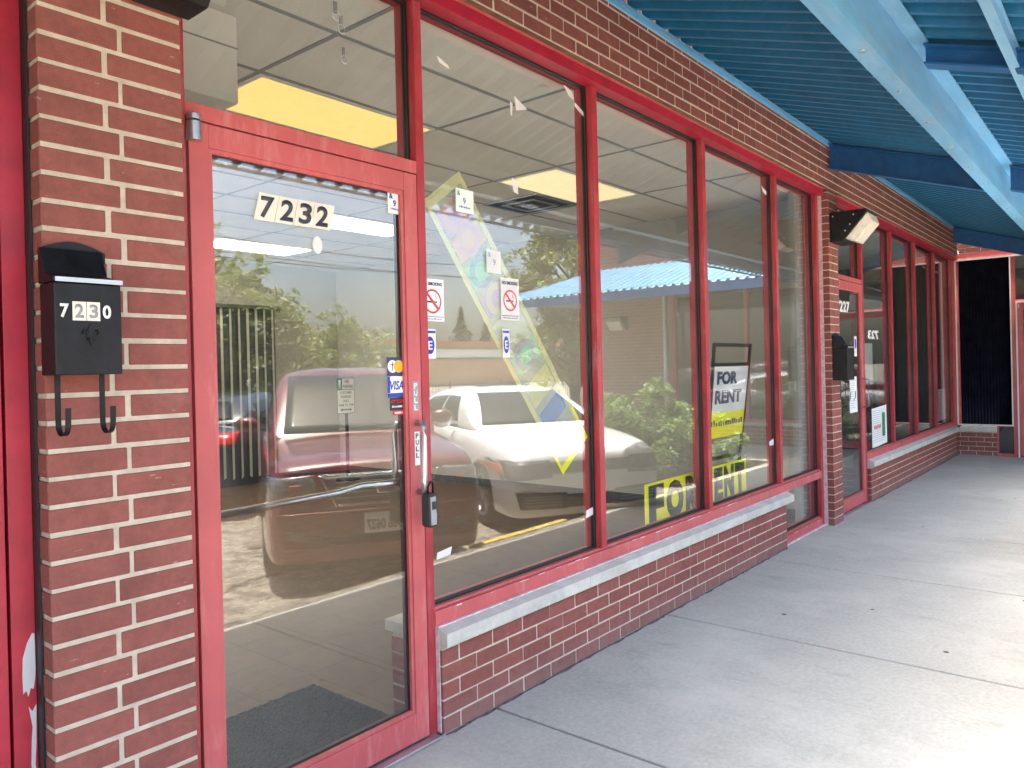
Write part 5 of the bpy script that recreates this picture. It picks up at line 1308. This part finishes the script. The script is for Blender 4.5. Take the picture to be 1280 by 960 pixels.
Pk = MB(); x = 9.55
while x < 34: Pk.box(x, x+.018, -13.999, -13.985, -.15, 1.02); x += .13
Pk.build('picket_row', 'dark_post', fe)['kind'] = 'stuff'
for i in range(11): MB().box(9.5+i*2.4, 9.56+i*2.4, -14.06, -14.035, -.2, 1.10).build('post', 'dark_post', fe)
ho = empty('grey_house', (18, -30, 0), 'low beige garage building far behind the trees', 'building')
MB().box(12, 22, -34, -30, -.2, 2.4).build('wall', 'tan_wall', ho); MB().prism([(11.6, -34.4, 2.4), (11.6, -29.6, 2.4), (11.6, -32, 3.5)], (10.8, 0, 0)).build('roof', 'roof_tar', ho)
for i in range(2): MB().box(13+i*4.5, 16+i*4.5, -29.998, -29.95, -.1, 2.0).build('garage_door', 'white_paint', ho)
lp = empty('light_pole', (10.35, -9.6, -.2), 'dark green steel pole in the lot reflected beside the door jamb', 'pole')
MB().tube([(10.35, -9.6, -.2), (10.35, -9.6, 1.72)], .05, 10).build('pole', 'dark_post', lp, smooth=True)
MB().box(10.15, 10.55, -9.62, -9.58, 1.2, 1.7).build('sign_back', 'aluminum', lp)
for i, (xa_, ya_, za, xb_, yb_, zb_) in enumerate(((-10, -16, 5.6, 40, -20, 6.1), (-10, -15.6, 5.2, 40, -24, 6.9), (-8, -9, 5.0, 30, -22, 6.6))):
    pts = [(xa_+(xb_-xa_)*k/24, ya_+(yb_-ya_)*k/24, za+(zb_-za)*k/24-.9*math.sin(math.pi*k/24)) for k in range(25)]
    o = MB().tube(pts, .014, 5).build('utility_cable', 'ink_black'); tag(o, ['lowest sagging utility cable over the lot', 'middle utility cable crossing the sky over the lot', 'highest utility cable, nearest to the shops'][i], 'cable')
for i, (xx, yy, hh) in enumerate(((40, -20, 7.6), (-10, -16, 7.0))):
    t = empty('utility_pole', (xx, yy, -.2), ['wooden utility pole at the far right end of the cables', 'wooden utility pole at the left end of the cables'][i], 'pole')
    MB().tube([(xx, yy, -.2), (xx, yy, hh)], [.15, .11], 10).build('pole', 'tree_bark', t, smooth=True)
    MB().box(xx-.06, xx+.06, yy-.9, yy+.9, hh-.6, hh-.5).build('cross_arm', 'tree_bark', t)

# distant tree line, one mass
random.seed(40); TL = MB()
for i in range(300):
    x = random.uniform(-60, 150); y = -85+random.uniform(-8, 4)
    leaves(TL, (x, y, random.uniform(0, 2.6)), random.uniform(1.0, 2.0), 26, .6)
o = TL.build('tree_line', 'leaf_dark'); tag(o, kind='stuff')
